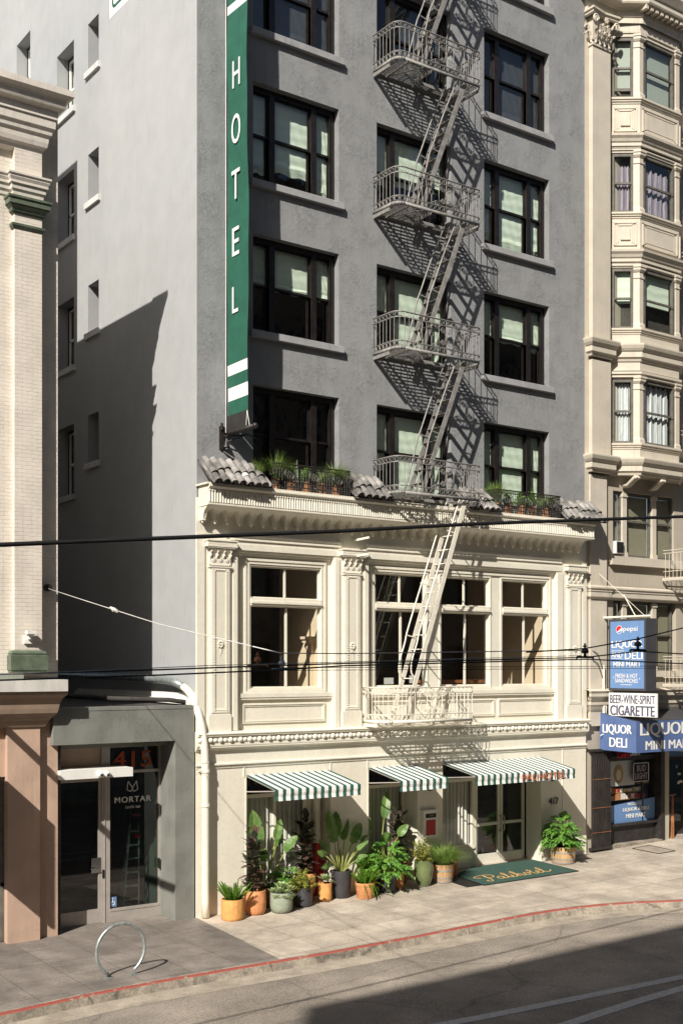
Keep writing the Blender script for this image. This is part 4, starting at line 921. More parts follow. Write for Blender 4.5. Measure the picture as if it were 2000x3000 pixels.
for li,(zs,zh,kd) in enumerate(LEV):
    for fi,(P0,P1) in enumerate(FACES):
        L_=(Vector(P1)-Vector(P0)).length; u0=.04 if fi==0 else .17; u1=L_-(.17 if fi<2 else .04)
        f=MB()
        fb=lambda a,b,c,d,e,g: face_box(f,P0,P1,a,b,c,d,e,g)
        fb(u0,u0+.07,-.12,-.02,zs,zh); fb(u1-.07,u1,-.12,-.02,zs,zh); fb(u0+.07,u1-.07,-.12,-.021,zh-.09,zh); fb(u0+.07,u1-.07,-.12,-.021,zs,zs+.07)
        zm=(zs+zh)/2; up=kd=='v' and fi==0
        fb(u0+.07,u1-.07,-.10,-.045,zm-.02,zm+.03); 
        if up: fb(u0+.07,u1-.07,-.10,-.06,zs+.22,zs+.30)
        fb(u1-.09,u1-.06,-.05,.0,zm-.05,zm+.0)
        wn=f.build('window','rbframe',A)
        g=MB(); D_=(Vector(P1)-Vector(P0)).normalized(); nn=Vector((D_.y,-D_.x))
        def pt(u,w_,z): p=Vector(P0)+D_*u+nn*w_; return (p.x,p.y,z)
        g.q(pt(u0+.05,-.08,zs+.05),pt(u1-.05,-.08,zs+.05),pt(u1-.05,-.08,zh-.05),pt(u0+.05,-.08,zh-.05)); g.build('pane','glass',wn)
        c=MB(); zb={'v':zs+.3 if fi==0 else zs+.1,'l':zs+.05,'y':zm-.1,'w':zs+.05}[kd]; zt=zh-.08 if kd in 'vyw' else zh-.28
        nseg=40; prev=None
        for i in range(nseg+1):
            u=u0+.06+(u1-u0-.12)*i/nseg
            ww=-.17+(.0 if kd in'vy' else .022*math.sin(i*.9+fi)+.01*math.sin(i*2.3)); zt_=zt-(.05*abs(math.sin(i*.45)) if kd in 'lw' else 0)
            cur=(pt(u,ww,zb),pt(u,ww,zt_))
            if prev: c.q(prev[0],cur[0],cur[1],prev[1])
            prev=cur
        c.build('curtain' if kd in 'lw' else 'blind',{'v':'venetian','l':'lavender','y':'blind','w':'whitecurt'}[kd],wn)
    # corner posts
    for P in(BP[1],BP[2]):
        x,y=P; q=MB()
        q.path_prof([(x-.13,y+.12),(x-.02,y+.0),(x+.13,y),(x+.13,y+.14)] if P==BP[1] else [(x-.13,y+.14),(x-.13,y),(x+.02,y),(x+.13,y+.12)],[(.03,zs),(.03,zs+.10),(.01,zs+.13),(.0,zs+.16),(.0,zh-.30),(.02,zh-.29),(.02,zh-.25),(.0,zh-.24),(.0,zh-.14),(.02,zh-.12),(.05,zh-.07),(.05,zh-.02),(.07,zh),(.07,zh+.05),(0,zh+.05)])
        q.build('corner_post','rbtrim',A)
    q=MB(); q.path_prof(BP,[(-.1,zh),(.0,zh),(.0,zh+.07),(.03,zh+.09),(.03,zh+.13),(-.1,zh+.14)]); q.build('window_head','rbtrim',A)
for z0,z1 in((19.37,20.10),(16.33,17.05)):
    for fi,(P0,P1) in enumerate(FACES):
        L_=(Vector(P1)-Vector(P0)).length; q=MB()
        for k,(o_,w_) in enumerate(((.09,.035),(.15,.02),(.20,.02))):
            a=o_;b=L_-o_;c=z0+o_*.55;d=z1-o_*.55; t_=.028
            for r_ in((a,a+t_,c,d),(b-t_,b,c,d),(a,b,c,c+t_),(a,b,d-t_,d)): face_box(q,P0,P1,r_[0],r_[1],0,w_,r_[2],r_[3])
        if fi==0: face_box(q,P0,P1,.27,L_-.27,0,.04,z0+.2,z1-.2)
        else: face_box(q,P0,P1,.24,L_-.24,0,.02,z0+.16,z1-.16)
        q.build('panel','rbtrim',A)
inn=MB(); inn.path_prof([(12.6,yw+.2),(13.15,-.12),(14.7,-.12),(15.3,yw+.2)],[(0,10.4),(0,24)]); inn.build('interior','dark',A)
# corinthian capital and entablature
cpt=MB(); x0,x1=11.62,12.30; yy=-.13
cpt.box(x0,x1,yy,yw,21.5,22.2); cpt.box(x0-.03,x1+.03,yy-.03,yw,21.40,21.46)
def acanth(x,y,z,h,w,dx=0,dy=-1):
    m=6; L_=[];Rr=[]
    for i in range(m+1):
        t=i/m; out=.03+.16*t**2.2; zz_=z+h*(t if t<.8 else .8+(.0-(t-.8)*.6)); ww=w*(math.sin(math.pi*(.18+.72*t)))*(1+.18*math.cos(i*3.14))
        c=Vector((x+dx*out,y+dy*out,zz_)); s_=Vector((-dy,dx,0)) 
        L_.append(c-s_*ww); Rr.append(c+s_*ww)
    for i in range(m):
        mid=[(L_[i]+Rr[i])/2+Vector((dx,dy,0))*.03,(L_[i+1]+Rr[i+1])/2+Vector((dx,dy,0))*.03]
        cpt.q(L_[i],mid[0],mid[1],L_[i+1]); cpt.q(mid[0],Rr[i],Rr[i+1],mid[1])
    cpt.tube([L_[-1]*.5+Rr[-1]*.5+Vector((-w*.3,0,0)),L_[-1]*.5+Rr[-1]*.5+Vector((w*.3,0,0))],.035,6)
for k in range(4): acanth(x0+.08+k*.175,yy,21.46,.34,.075)
for k in range(3): acanth(x0+.17+k*.175,yy-.02,21.62,.38,.07)
for k in range(2): acanth(x0,yy+.03+k*.12,21.46,.34,.06,-1,0)
acanth(x0,yy+.08,21.62,.38,.06,-1,0)
for xx,sg in((x0-.02,1),(x1+.03,-1)):
    sp=[];
    for i in range(26):
        a=i*.42; r_=.115*(1-i/30); sp.append((xx+sg*.02+sg*r_*math.cos(a)*.9-sg*.06,yy-.17,22.0+r_*math.sin(a)))
    cpt.tube(sp,.028,6); cpt.tube([(xx+sg*.2,yy-.05,21.8),(xx+sg*.08,yy-.12,21.98),(xx,yy-.17,22.1)],.03,6)
for k in range(7):
    a=k*math.pi/3; cpt.sphere(((x0+x1)/2+(.05*math.cos(a) if k<6 else 0),yy-.17,22.05+(.05*math.sin(a) if k<6 else 0)),.03,6,4)
cpt.path_prof([(x0-.02,yw),(x0-.02,yy-.02),((x0+x1)/2,yy+.03),(x1+.02,yy-.02),(x1+.02,yw)],[(.08,22.14),(.12,22.18),(.12,22.22),(.16,22.25),(.16,22.30),(0,22.3)])
cpt.build('capital','rbtrim',A,label='carved corinthian capital with curled leaves')
ent=MB(); EP=[(11.47,yw),(11.47,-.10),(12.55,-.10),(13.15,-.5),(14.75,-.5),(15.4,-.05)]
ent.path_prof(EP,[(0,22.28),(0,22.42),(.03,22.44),(.03,22.60),(.10,22.64),(.28,22.66),(.30,22.70),(.30,22.82),(.34,22.84),(.40,22.95),(.44,23.02),(.44,23.1),(0,23.4)])
for i in range(9): ent.box(13.0+i*.2,13.1+i*.2,-.74,-.5,22.54,22.66)
ent.build('cornice','rbtrim',A)
# plain floors below
for (zs,zh) in((8.12,9.87),(5.05,6.93)):
    cols=[(12.60,12.99),(13.15,14.20),(14.36,15.10)]
    for a in(12.99,14.20):
        q=MB(); q.box(a,a+.16,.05,.2,zs,zh); q.box(a-.02,a+.18,.025,.2,zs,zs+.12); q.box(a-.02,a+.18,.025,.2,zh-.14,zh-.04)
        q.build('window_column','rbtrim',A)
    for (a,b) in cols:
        f=MB(); frame(f,a,b,zs,zh,.05,.12,.20,.07,.08); zm=zs+.98; f.box(a+.05,b-.05,.12,.19,zm-.025,zm+.025); f.box(b-.07,b-.04,.09,.12,zm-.05,zm); wn=f.build('window','rbframe',A)
        g=MB(); g.q((a+.05,.155,zs+.05),(b-.05,.155,zs+.05),(b-.05,.155,zh-.05),(a+.05,.155,zh-.05)); g.build('pane','glass',wn)
        g=MB(); g.q((a+.05,.215,zs+.05),(b-.05,.215,zs+.05),(b-.05,.215,zh-.08),(a+.05,.215,zh-.08)); g.build('blind','venetian3',wn)
for bx in((12.42,15.4,-.09,yw,7.88,8.11),(12.5,15.4,-.05,yw,4.88,5.04)):
    mb=MB(); mb.box(*bx); mb.build('window_sill','rbtrim',A)
mb=MB(); pr=[(0,6.93),(.02,6.95),(.05,6.98),(.06,7.0),(.06,7.12),(.08,7.14),(.08,7.18),(.11,7.21),(.11,7.25),(0,7.30)]
mb.path_prof([(11.452,yw-.04),(11.62,yw-.04),(11.62,-.06),(12.3,-.06),(12.3,-.03),(24,-.03)],pr)
pr=[(0,3.98),(.04,4.05),(.07,4.12),(.10,4.16),(.10,4.26),(.13,4.28),(.16,4.34),(.2,4.38),(.2,4.46),(.24,4.52),(0,4.58)]
mb.path_prof([(11.452,yw-.04),(11.62,yw-.04),(11.62,-.06),(12.3,-.06),(12.3,-.03),(24,-.03)],pr); mb.build('string_course','rbtrim',A)
# window air conditioner
t=thing('air_conditioner','small white air conditioner set in the leftmost lower window of the tan building','air conditioner',(12.78,.02,8.2))
mb=MB(); mb.box(12.64,12.94,-.03,.13,8.19,8.52); mb.build('casing','white',t)
mb=MB()
for k in range(9): mb.box(12.66,12.92,-.045,-.03,8.215+k*.033,8.232+k*.033)
mb.build('grille','black_iron',t)
# shop front
mb=MB(); mb.box(12.38,12.46,.0,.35,.25,2.95); mb.box(14.5,14.66,.0,.5,.25,3.3); mb.box(12.46,14.5,.18,.26,2.62,2.74); mb.box(12.46,14.5,.10,.3,.86,.93); mb.box(12.46,14.5,.2,.3,.4,.86); mb.box(13.95,14.0,.2,.26,.9,2.62); mb.box(12.46,14.5,.2,.26,2.9,3.3); mb.box(16.0,16.2,.0,.3,.3,3.3); sf=mb.build('shopfront','gate',A)
mb=MB(); mb.q((12.46,.23,.9),(14.5,.23,.9),(14.5,.23,2.95),(12.46,.23,2.95)); mb.build('pane','glass_clear',sf)
mb=MB(); mb.box(12.4,14.55,-.02,.2,.27,.40); mb.build('step','curb',sf)
mb=MB(); mb.box(12.4,17,2.2,2.3,.3,3.3); mb.box(12.4,17,.3,2.3,3.0,3.1); mb.box(12.42,12.5,.3,2.2,.3,3); mb.build('shop_room','dark',A)
# goods on the shelves
random.seed(5)
for zz_,n_ in((1.02,.5),(1.56,.29),(1.74,.35)):
    mb=MB(); mb.box(12.6,14.1,n_-.02,n_+.25,zz_-.02,zz_); mb.build('display_shelf','oak',sf)
for zz_,y_ in((1.02,.5),(1.56,.30),(1.74,.36)):
    x=12.64
    while x<14.05:
        w_=random.uniform(.06,.2); h_=random.uniform(.08,.15); mt=random.choice(['red','paper','wht','terra','wht','gold','signwhite','red'])
        mb=MB(); mb.box(x,x+w_*.9,y_-.02,y_+.1,zz_,zz_+h_); mb.build('goods_box',mt,sf); x+=w_+.015
mb=MB(); mb.q((12.5,.2,.93),(14.48,.2,.93),(14.48,.2,1.55),(12.72,.2,1.42),(12.5,.2,1.4)); pn=mb.build('window_poster','blue',sf,label='blue poster along the foot of the shop window')
text_mesh('WELCOME TO','lettering','signwhite',pn,(13.62,.19,1.42),(1,0,0),(0,0,1),.56,.075,.003,.004,heavy=.004)
text_mesh('LIQUOR & DELI','lettering','signwhite',pn,(13.68,.19,1.27),(1,0,0),(0,0,1),1.05,.115,.003,.004,heavy=.006)
text_mesh('MINI MART','lettering','signwhite',pn,(13.68,.19,1.10),(1,0,0),(0,0,1),.80,.115,.003,.004,heavy=.006)
mb=MB(); mb.q((12.75,.3,1.92),(13.75,.3,1.92),(13.75,.3,2.6),(12.75,.3,2.6)); pp=mb.build('portrait_poster','paper',sf)
mb=MB(); 
for (cx_,cz_,rx_,rz_) in((13.1,2.25,.20,.26),): 
    mb.v+=[(cx_+rx_*math.cos(a*math.pi/8),.295,cz_+rz_*math.sin(a*math.pi/8)) for a in range(16)]; mb.f.append(tuple(range(16))); mb.mi.append(0)
mb.build('poster_hair','oak',pp)
mb=MB(); mb.v+=[(13.1+.10*math.cos(a*math.pi/8),.29,2.22+.15*math.sin(a*math.pi/8)) for a in range(16)]; mb.f.append(tuple(range(16))); mb.mi.append(0); mb.build('poster_face','roomtan',pp)
def neon(name,label,cat,x,y,z,w_,h_,lines,cm,fm):
    t=thing(name,label,cat,(x,y,z)); 
    if fm:
        mb=MB(); pts=[]; r_=.03
        for (cx_,cz_,a0) in((x+w_/2-r_,z+h_/2-r_,0),(x-w_/2+r_,z+h_/2-r_,90),(x-w_/2+r_,z-h_/2+r_,180),(x+w_/2-r_,z-h_/2+r_,270)):
            for k in range(5): a=R(a0+k*22.5); pts.append((cx_+r_*math.cos(a),y,cz_+r_*math.sin(a)))
        mb.tube(pts,.009,6,closed=True); mb.build('tube_border',fm,t)
        mb=MB(); mb.box(x-w_/2,x+w_/2,y+.02,y+.03,z-h_/2,z+h_/2); mb.build('backing','black',t)
    for (s_,dz,tw,th,m_,dx) in lines: text_mesh(s_,'tube_lettering',m_,t,(x+dx,y-.005,z+dz),(1,0,0),(0,0,1),tw,th,cm,.01)
neon('neon_sign','unlit window sign reading BUD LIGHT in a rounded border','window sign',13.86,.16,2.27,.62,.50,[('BUD',.11,.36,.17,'lavender',0),('LIGHT',-.10,.50,.17,'lavender',0)],.012,'signwhite')
neon('neon_sign','red and white COORS LIGHT window sign half hidden under the blue awning','window sign',13.3,.14,2.78,.9,.2,[('Coors',0,.48,.17,'signred',-.2),('LIGHT',.02,.42,.12,'signwhite',.30)],.01,None)
mb=MB(); mb.box(12.50,12.60,.27,.30,1.35,2.35); mb.build('price_strip','paper',sf)
for k in range(5):
    mb=MB(); mb.tube([(14.1+k*.07,.5,1.95),(14.1+k*.07,.5,2.12),(14.1+k*.07,.5,2.2)],[.028,.028,.01],8); mb.build('bottle',['gold','banana','terra3','glaze','gold'][k],sf)
mb=MB(); mb.box(14.0,14.5,.42,.6,1.92,1.95); mb.build('display_shelf','oak',sf)
# open shop door with stickers
t=thing('shop_door','dark open glass door covered in stickers, right of the shop window','door',(15.0,.5,.35))
mb=MB(); 
D0=Vector((15.0,.75));D1=Vector((15.95,.35))
for r_ in((0,.1,.35,2.6),(.93,1.03,.35,2.6),(.1,.93,.35,.75),(.1,.93,2.5,2.6),(.1,.93,1.3,1.42)): face_box(mb,D0,D1,r_[0],r_[1],-.04,.0,r_[2],r_[3])
mb.build('door_leaf','gate',t)
mb=MB(); face_box(mb,D0,D1,.1,.93,-.025,-.02,.75,2.5); mb.build('pane','glass_dark',t)
random.seed(11)
for k in range(16):
    u=random.choice((random.uniform(.05,.3),random.uniform(.72,.95))); z=random.uniform(1.35,2.45); w_=random.uniform(.05,.13); h_=random.uniform(.05,.14)
    mb=MB(); face_box(mb,D0,D1,u,u+w_,.002,.004,z,z+h_); mb.build('sticker',random.choice(['paper','blue','red','gold','signwhite']),t)
# folding gate
t=thing('folding_gate','black folding steel gate bunched up beside the hotel wall','gate',(11.9,-.03,.3))
mb=MB(); random.seed(3)
for k in range(22): x=11.66+k*.033; mb.bar((x,-.06-.02*(k%2),.40),(x+random.uniform(-.006,.006),-.06-.02*(k%2),2.93),.012,.03,(0,1,0))
mb.box(11.62,12.42,-.12,.03,2.93,2.99); mb.box(11.62,12.42,-.1,.02,.34,.40); mb.build('gate_bars','gate',t)
for z in(.8,1.45,2.2):
    mb=MB(); mb.bar((11.65,-.1,z),(12.38,-.1,z),.006,.01); mb.build('cross_strap','terra3',t)
mb=MB(); mb.bar((15.0,.05,.36),(15.12,.1,1.55),.05,.015); mb.bar((15.08,.05,.36),(15.12,.1,1.55),.05,.015); mb.bar((14.85,.1,1.56),(15.2,.1,1.58),.12,.02); tag(mb.build('wooden_board_stand','wood'),'narrow brown folding board leaning by the open shop door','board')
# blue corner awning of the shop
t=thing('shop_awning','blue box awning with LIQUOR DELI and MINI MART lettering over the shop','awning',(12.0,0,3))
mb=MB(); xl=12.0; yf=-1.25
mb.q((xl,-.02,2.97),(xl,yf,2.95),(xl,yf,3.76),(xl,-.02,3.95)); mb.q((xl,yf,2.95),(18,yf,2.95),(18,yf,3.76),(xl,yf,3.76)); mb.q((xl,yf+.01,2.96),(18,yf+.01,2.96),(18,-.02,2.97),(xl,-.02,2.97))
mb.build('awning_front','blue2',t)
mb=MB(); mb.q((xl-.0,yf,3.765),(18,yf,3.765),(18,-.02,4.0),(xl,-.02,3.955)); mb.build('awning_top','signgrey',t)
text_mesh('LIQUOR','lettering','signwhite',t,(xl-.003,-.62,3.52),(0,-1,0),(0,0,1),.96,.27,.004,.004,heavy=.012)
text_mesh('DELI','lettering','signwhite',t,(xl-.003,-.66,3.19),(0,-1,0),(0,0,1),.58,.24,.004,.004,heavy=.016)
text_mesh('LIQUOR','lettering','signwhite',t,(13.12,yf-.003,3.52),(1,0,0),(0,0,1),1.92,.38,.004,.004,heavy=.010)
text_mesh('MINI MART','lettering','signwhite',t,(13.32,yf-.003,3.13),(1,0,0),(0,0,1),1.92,.23,.004,.004,heavy=.006)
# projecting signs
t=thing('projecting_sign','tall blue and grey projecting box sign for a liquor and deli shop','sign',(12.0,-.3,4.5))
XS_=12.0; y0,y1=-.335,-1.56
mb=MB(); mb.box(XS_,12.40,y1,y0,4.54,6.39); mb.build('sign_case','signgrey',t)
mb=MB(); mb.q((XS_-.006,y0-.06,4.60),(XS_-.006,y1+.05,4.60),(XS_-.006,y1+.05,6.33),(XS_-.006,y0-.06,6.33)); mb.build('sign_face','blue',t,label='blue printed face of the projecting sign')
YL=lambda px:y0+(y1-y0)*(px-425)/(985-425)
ZL=lambda py:6.39-(py-180)/(1270-180)*1.83
def stx(s_,xa,xb,ya,yb,b=.02,m_='signwhite'): text_mesh(s_,'lettering',m_,t,(XS_-.008,(YL(xa)+YL(xb))/2,(ZL(ya)+ZL(yb))/2),(0,-1,0),(0,0,1),abs(YL(xb)-YL(xa)),abs(ZL(yb)-ZL(ya)),.003,.004,heavy=b*.35)
stx('pepsi',655,868,300,392,.008); stx('LIQUOR',478,940,515,640,.025); stx('AND',470,640,695,772,.025); stx('DELI',680,940,688,800,.03); stx('MINI MART',505,915,838,920,.012); stx('FRESH & HOT',535,870,1022,1085,.006); stx('SANDWICHES',530,872,1098,1160,.006)
mb=MB()
for (a,b,c) in((470,660,670),(470,640,785),(800,955,670),(610,780,1192)): mb.box(XS_-.012,XS_-.008,YL(b),YL(a),ZL(c)-.006,ZL(c)+.006)
mb.build('rule_line','signwhite',t)
def disc(cx_,cz_,r_,x_,a0=0,a1=360,inner=None):
    pts=[(x_,cx_-r_*math.cos(R(a0+(a1-a0)*k/24)),cz_+r_*math.sin(R(a0+(a1-a0)*k/24))) for k in range(25)]
    return pts
cx_,cz_=YL(590),ZL(343); rr=.108
mb=MB(); mb.v+=disc(cx_,cz_,rr,XS_-.008); mb.f.append(tuple(range(25))); mb.mi.append(0); mb.build('round_emblem','signwhite',t)
mb=MB(); P=[]
for k in range(15): a=R(10+k*185/14+20); P.append((XS_-.0105,cx_-rr*.9*math.cos(a),cz_+rr*.9*math.sin(a)))
P.append((XS_-.0105,cx_-rr*.1,cz_-rr*.02)); mb.v+=P; mb.f.append(tuple(range(len(P)))); mb.mi.append(0); mb.build('emblem_red','signred',t)
mb=MB(); P=[]
for k in range(12): a=R(225+k*120/11); P.append((XS_-.0105,cx_-rr*.88*math.cos(a),cz_+rr*.88*math.sin(a)))
mb.v+=P; mb.f.append(tuple(range(len(P)))); mb.mi.append(0); mb.build('emblem_blue','blue',t)
for (a,b) in((505,1080),(897,1098)):
    mb=MB(); mb.v+=disc(YL(a),ZL(b),.014,XS_-.009); mb.f.append(tuple(range(25))); mb.mi.append(0); mb.build('dot','signwhite',t)
mb=MB(); mb.tube([(12.15,.05,6.45),(12.15,-1.6,6.45)],.03,8); mb.tube([(12.15,-1.1,6.46),(12.9,-.05,7.1)],.015,6); mb.tube([(12.15,-1.4,6.46),(11.9,-.1,7.6)],.006,5); mb.tube([(12.2,.02,4.4),(12.2,-.02,6.5)],.03,8)
mb.tube([(12.05,-.12,3.3),(12.05,-.12,5.2)],.035,8); mb.tube([(12.05,-.12,4.52),(12.1,-.4,4.52)],.02,6)
mb.build('sign_frame','cream',t)
mb=MB(); 
for z in(5.3,5.05): mb.tube([(11.7,-.05,z+.28),(11.85,-.1,z+.2),(12.05,-.12,z-.25)],.014,6)
mb.build('brace','rbframe',t)
t=thing('white_sign','white sign reading BEER WINE SPIRIT CIGARETTE under the blue sign','sign',(12.0,-.4,4.2))
mb=MB(); mb.box(12.0,12.04,-1.91,-.335,3.88,4.48); mb.build('sign_board','signwhite',t)
text_mesh('BEER-WINE-SPIRIT','lettering','navytext',t,(11.997,-1.12,4.32),(0,-1,0),(0,0,1),1.46,.22,.003,.004,heavy=.004)
text_mesh('CIGARETTE','lettering','navytext',t,(11.997,-1.12,4.03),(0,-1,0),(0,0,1),1.44,.26,.003,.004,heavy=.009)
mb=MB(); mb.tube([(12.15,-.12,4.3),(12.12,-.14,4.25),(12.12,-.14,3.6),(12.05,-.16,3.4),(11.9,-.14,3.35)],.014,6); mb.build('conduit','white',t)

# ================================================================ FIRE ESCAPES
def rail_path(x0,x1,yf,yb=-.02,r=.22,n=5):
    P=[(x0,yb)]; P.append((x0,yf+r))
    for k in range(1,n+1): a=math.pi+math.pi/2*k/n; P.append((x0+r+r*math.cos(a),yf+r+r*math.sin(a)))
    P.append((x1-.06,yf)); P.append((x1,yf+.06)); P.append((x1,yb)); return P
def along(P,s):
    for (a,b),(c,d) in zip(P,P[1:]):
        L_=math.hypot(c-a,d-b)
        if s<=L_: t=s/L_ if L_ else 0; return (a+(c-a)*t,b+(d-b)*t,(c-a)/max(L_,1e-6),(d-b)/max(L_,1e-6))
        s-=L_
    (a,b),(c,d)=P[-2:]; L_=math.hypot(c-a,d-b); return (c,d,(c-a)/L_,(d-b)/L_)
def scroll(mb,x,y,z,r,sg,sz,turns=1.6):
    pts=[]; n=int(14*turns)
    for i in range(n+1):
        a=i/14*2*math.pi; q=r*(1-.72*i/n); pts.append((x+sg*(q*math.cos(a)),y,z+sz*q*math.sin(a)))
    mb.tube(pts,.0085,4)
def railing(x0,x1,yf,z,h=.80):
    mb=MB(); P=rail_path(x0,x1,yf); L_=sum(math.hypot(c-a,d-b) for (a,b),(c,d) in zip(P,P[1:]))
    for dz,r_ in((h,.016),(h-.125,.012),(.155,.012)): mb.tube([(a,b,z+dz) for a,b in P],r_,6)
    for (a,b),(c,d) in zip(P,P[1:]): mb.bar((a,b,z),(c,d,z),.012,.065)
    n=int(L_/.125); f0=x0+.95; f1=f0+.95
    for i in range(n+1):
        x,y,dx,dy=along(P,(i+.5)*L_/(n+1)); 
        mb.ring((x,y,z+h-.0625),.047,.0065,(dx,dy,0),(0,0,1),9,4); mb.ring((x,y,z+.093),.047,.0065,(dx,dy,0),(0,0,1),9,4)
        x,y,dx,dy=along(P,i*L_/(n+1))
        if abs(y-yf)<.02 and f0<x<f1: continue
        mb.tube([(x,y,z+.02),(x,y,z+h-.12)],.0085,4,caps=False)
    # scrolled panel in the middle of the front
    cx_=(f0+f1)/2; y=yf
    for sg in(-1,1):
        for sz in(-1,1):
            scroll(mb,cx_+sg*.10,y,z+.42+sz*.13,.075,sg,sz); scroll(mb,cx_+sg*.30,y,z+.42+sz*.22,.05,-sg,sz,1.3)
            mb.tube(smooth_pts([(cx_+sg*.02,y,z+.42+sz*.24),(cx_+sg*.16,y,z+.42+sz*.24),(cx_+sg*.28,y,z+.42+sz*.16),(cx_+sg*.42,y,z+.42+sz*.23)],4),.0085,4)
            mb.tube(smooth_pts([(cx_+sg*.02,y,z+.42),(cx_+sg*.05,y,z+.42+sz*.10),(cx_+sg*.175,y,z+.42+sz*.13)],4),.0085,4)
        mb.tube([(cx_+sg*.22,y,z+.1),(cx_+sg*.22,y,z+h-.12)],.0085,4); mb.ring((cx_+sg*.44,y,z+.42),.05,.008,(1,0,0),(0,0,1),10,4)
        mb.tube([(cx_+sg*.44,y,z+.05),(cx_+sg*.44,y,z+.37)],.0085,4);mb.tube([(cx_+sg*.44,y,z+.47),(cx_+sg*.44,y,z+h-.12)],.0085,4)
    mb.tube([(cx_,y,z),(cx_,y,z+h)],.010,4)
    return mb
def deck(x0,x1,yf,z,hole=None):
    mb=MB(); n=int((abs(yf)-.08)/.052)
    for i in range(n):
        y=-.06-i*.052
        segs=[(x0+.05,x1-.03)]
        if hole and hole[2]<y<hole[3]: segs=[(x0+.05,hole[0]),(hole[1],x1-.03)]
        if y<yf+.2: segs=[(segs[0][0]+.12,segs[0][1])]+segs[1:]
        for a,b in segs: mb.bar((a,y,z+.01),(b,y,z+.01),.022,.010)
    for x in(x0+.35,(x0+x1)/2-.1,x1-.35):
        if hole and hole[0]<x<hole[1]: mb.bar((x,-.02,z-.03),(x,hole[3],z-.03),.05,.03)
        else: mb.bar((x,-.02,z-.03),(x,yf,z-.03),.05,.03)
    mb.bar((x0+.03,-.02,z-.085),(x0+.03,yf+.30,z-.085),.05,.075); mb.bar((x1-.06,-.02,z-.085),(x1-.06,yf+.05,z-.085),.05,.06)
    mb.bar((x0+.32,-.06,z-.05),(x0+.7,yf+.06,z-.05),.04,.012); mb.bar((x0+.05,-.02,z-.01),(x1,-.02,z-.01),.04,.05)
    if hole: mb.bar((hole[0],hole[2],z-.02),(hole[0],hole[3],z-.02),.02,.07); mb.bar((hole[0],hole[3],z-.02),(hole[1],hole[3],z-.02),.02,.07); mb.bar((hole[1],hole[2],z-.02),(hole[1],hole[3],z-.02),.02,.07)
    return mb
FE=thing('fire_escape','ornate grey iron fire escape zigzagging down the hotel front in the middle','fire escape',(5.7,0,3.9))
PL=[21.87,18.66,15.45,12.24,9.03]; fx0,fx1,fy=4.51,7.0,-.90
hole=(5.55,6.66,-.86,-.27)
r0=railing(fx0,fx1,fy,0); d0=deck(fx0,fx1,fy,0,hole)
rm=None
for z in PL:
    if rm is None:
        pd=d0.build('platform','iron',FE); rr_=r0.build('railing','iron',pd,smooth=True); pd.location=(0,0,z); rm=(pd.data,rr_.data)
    else:
        pd=bpy.data.objects.new('platform',rm[0]); COL.objects.link(pd); pd.parent=FE; pd.matrix_parent_inverse=FE.matrix_basis.inverted(); pd.location=(0,0,z)
        rr_=bpy.data.objects.new('railing',rm[1]); COL.objects.link(rr_); rr_.parent=pd
d1=deck(4.2,6.82,-.86,3.93); pd=d1.build('platform','iron_cream',FE,label='cream painted lowest platform'); r1=railing(4.2,6.82,-.86,3.93,.76); r1.build('railing','iron_cream',pd,smooth=True)
# flights
def SXZ(z,zt): return 6.57-(zt+.02-z)/2.47
def flight(zb,zt,x_top=None,m='iron',lab=None,low=False):
    st=MB(); X=lambda z:(6.57-(zt+.02-z)/2.47) if not low else 5.05+(z-4.685)*.355
    for y in(-.82,-.34): st.bar((X(zb),y,zb),(X(zt),y,zt+.0),.014,.115,(1,0,-.3))
    s=st.build('stair',m,FE,**({'label':lab} if lab else {}))
    n=int((zt-zb)/.33)
    for i in range(1,n+1):
        tr=MB(); z=zb+.33*i-.05; tr.bar((X(z),-.815,z),(X(z),-.345,z),.16 if not low else .02,.008 if not low else .02)
        if not low: tr.bar((X(z)+.0,-.815,z-.02),(X(z),-.345,z-.02),.01,.04)
        tr.build('tread' if not low else 'rung',m,s)
    for y in(-.80,-.36):
        h=MB(); off=-.27
        if not low: pts=[(X(zt)+off+.10,y,zt+.10),(X(zt-.9)+off,y,zt-.9),(X(zb+1.6)+off,y,zb+1.6),(X(zb+1.28)+off,y,zb+1.3),(X(zb+1.0)+off+.02,y,zb+.95),(X(zb)-.13,y,zb+.05)]
        else: pts=[(X(zt)+off+.1,y,zt),(X(zb+2.3)+off,y,zb+2.3),(X(zb+1.8)+off,y,zb+1.75),(X(zb+1.3)+off+.03,y,zb+1.35),(X(zb+1.05)+off+.10,y,zb+1.08),(X(zb+.95)-.03,y,zb+.95)]
        h.tube(smooth_pts(pts,4),.019,7); h.build('handrail',m,s,smooth=True)
        h=MB()
        for z in(zb+1.45,zb+2.45) if not low else (zb+1.9,zb+3.1,zb+4.3): h.bar((X(z)+off,y,z+.03),(X(z)-.02,y-.0,z-.02),.012,.025)
        h.build('rail_bracket',m,s)
for zb,zt in zip(PL[1:],PL): flight(zb,zt)
flight(21.87,25.08)
flight(3.95,9.03,m='iron_cream',lab='cream painted drop ladder between the lowest platforms',low=True)
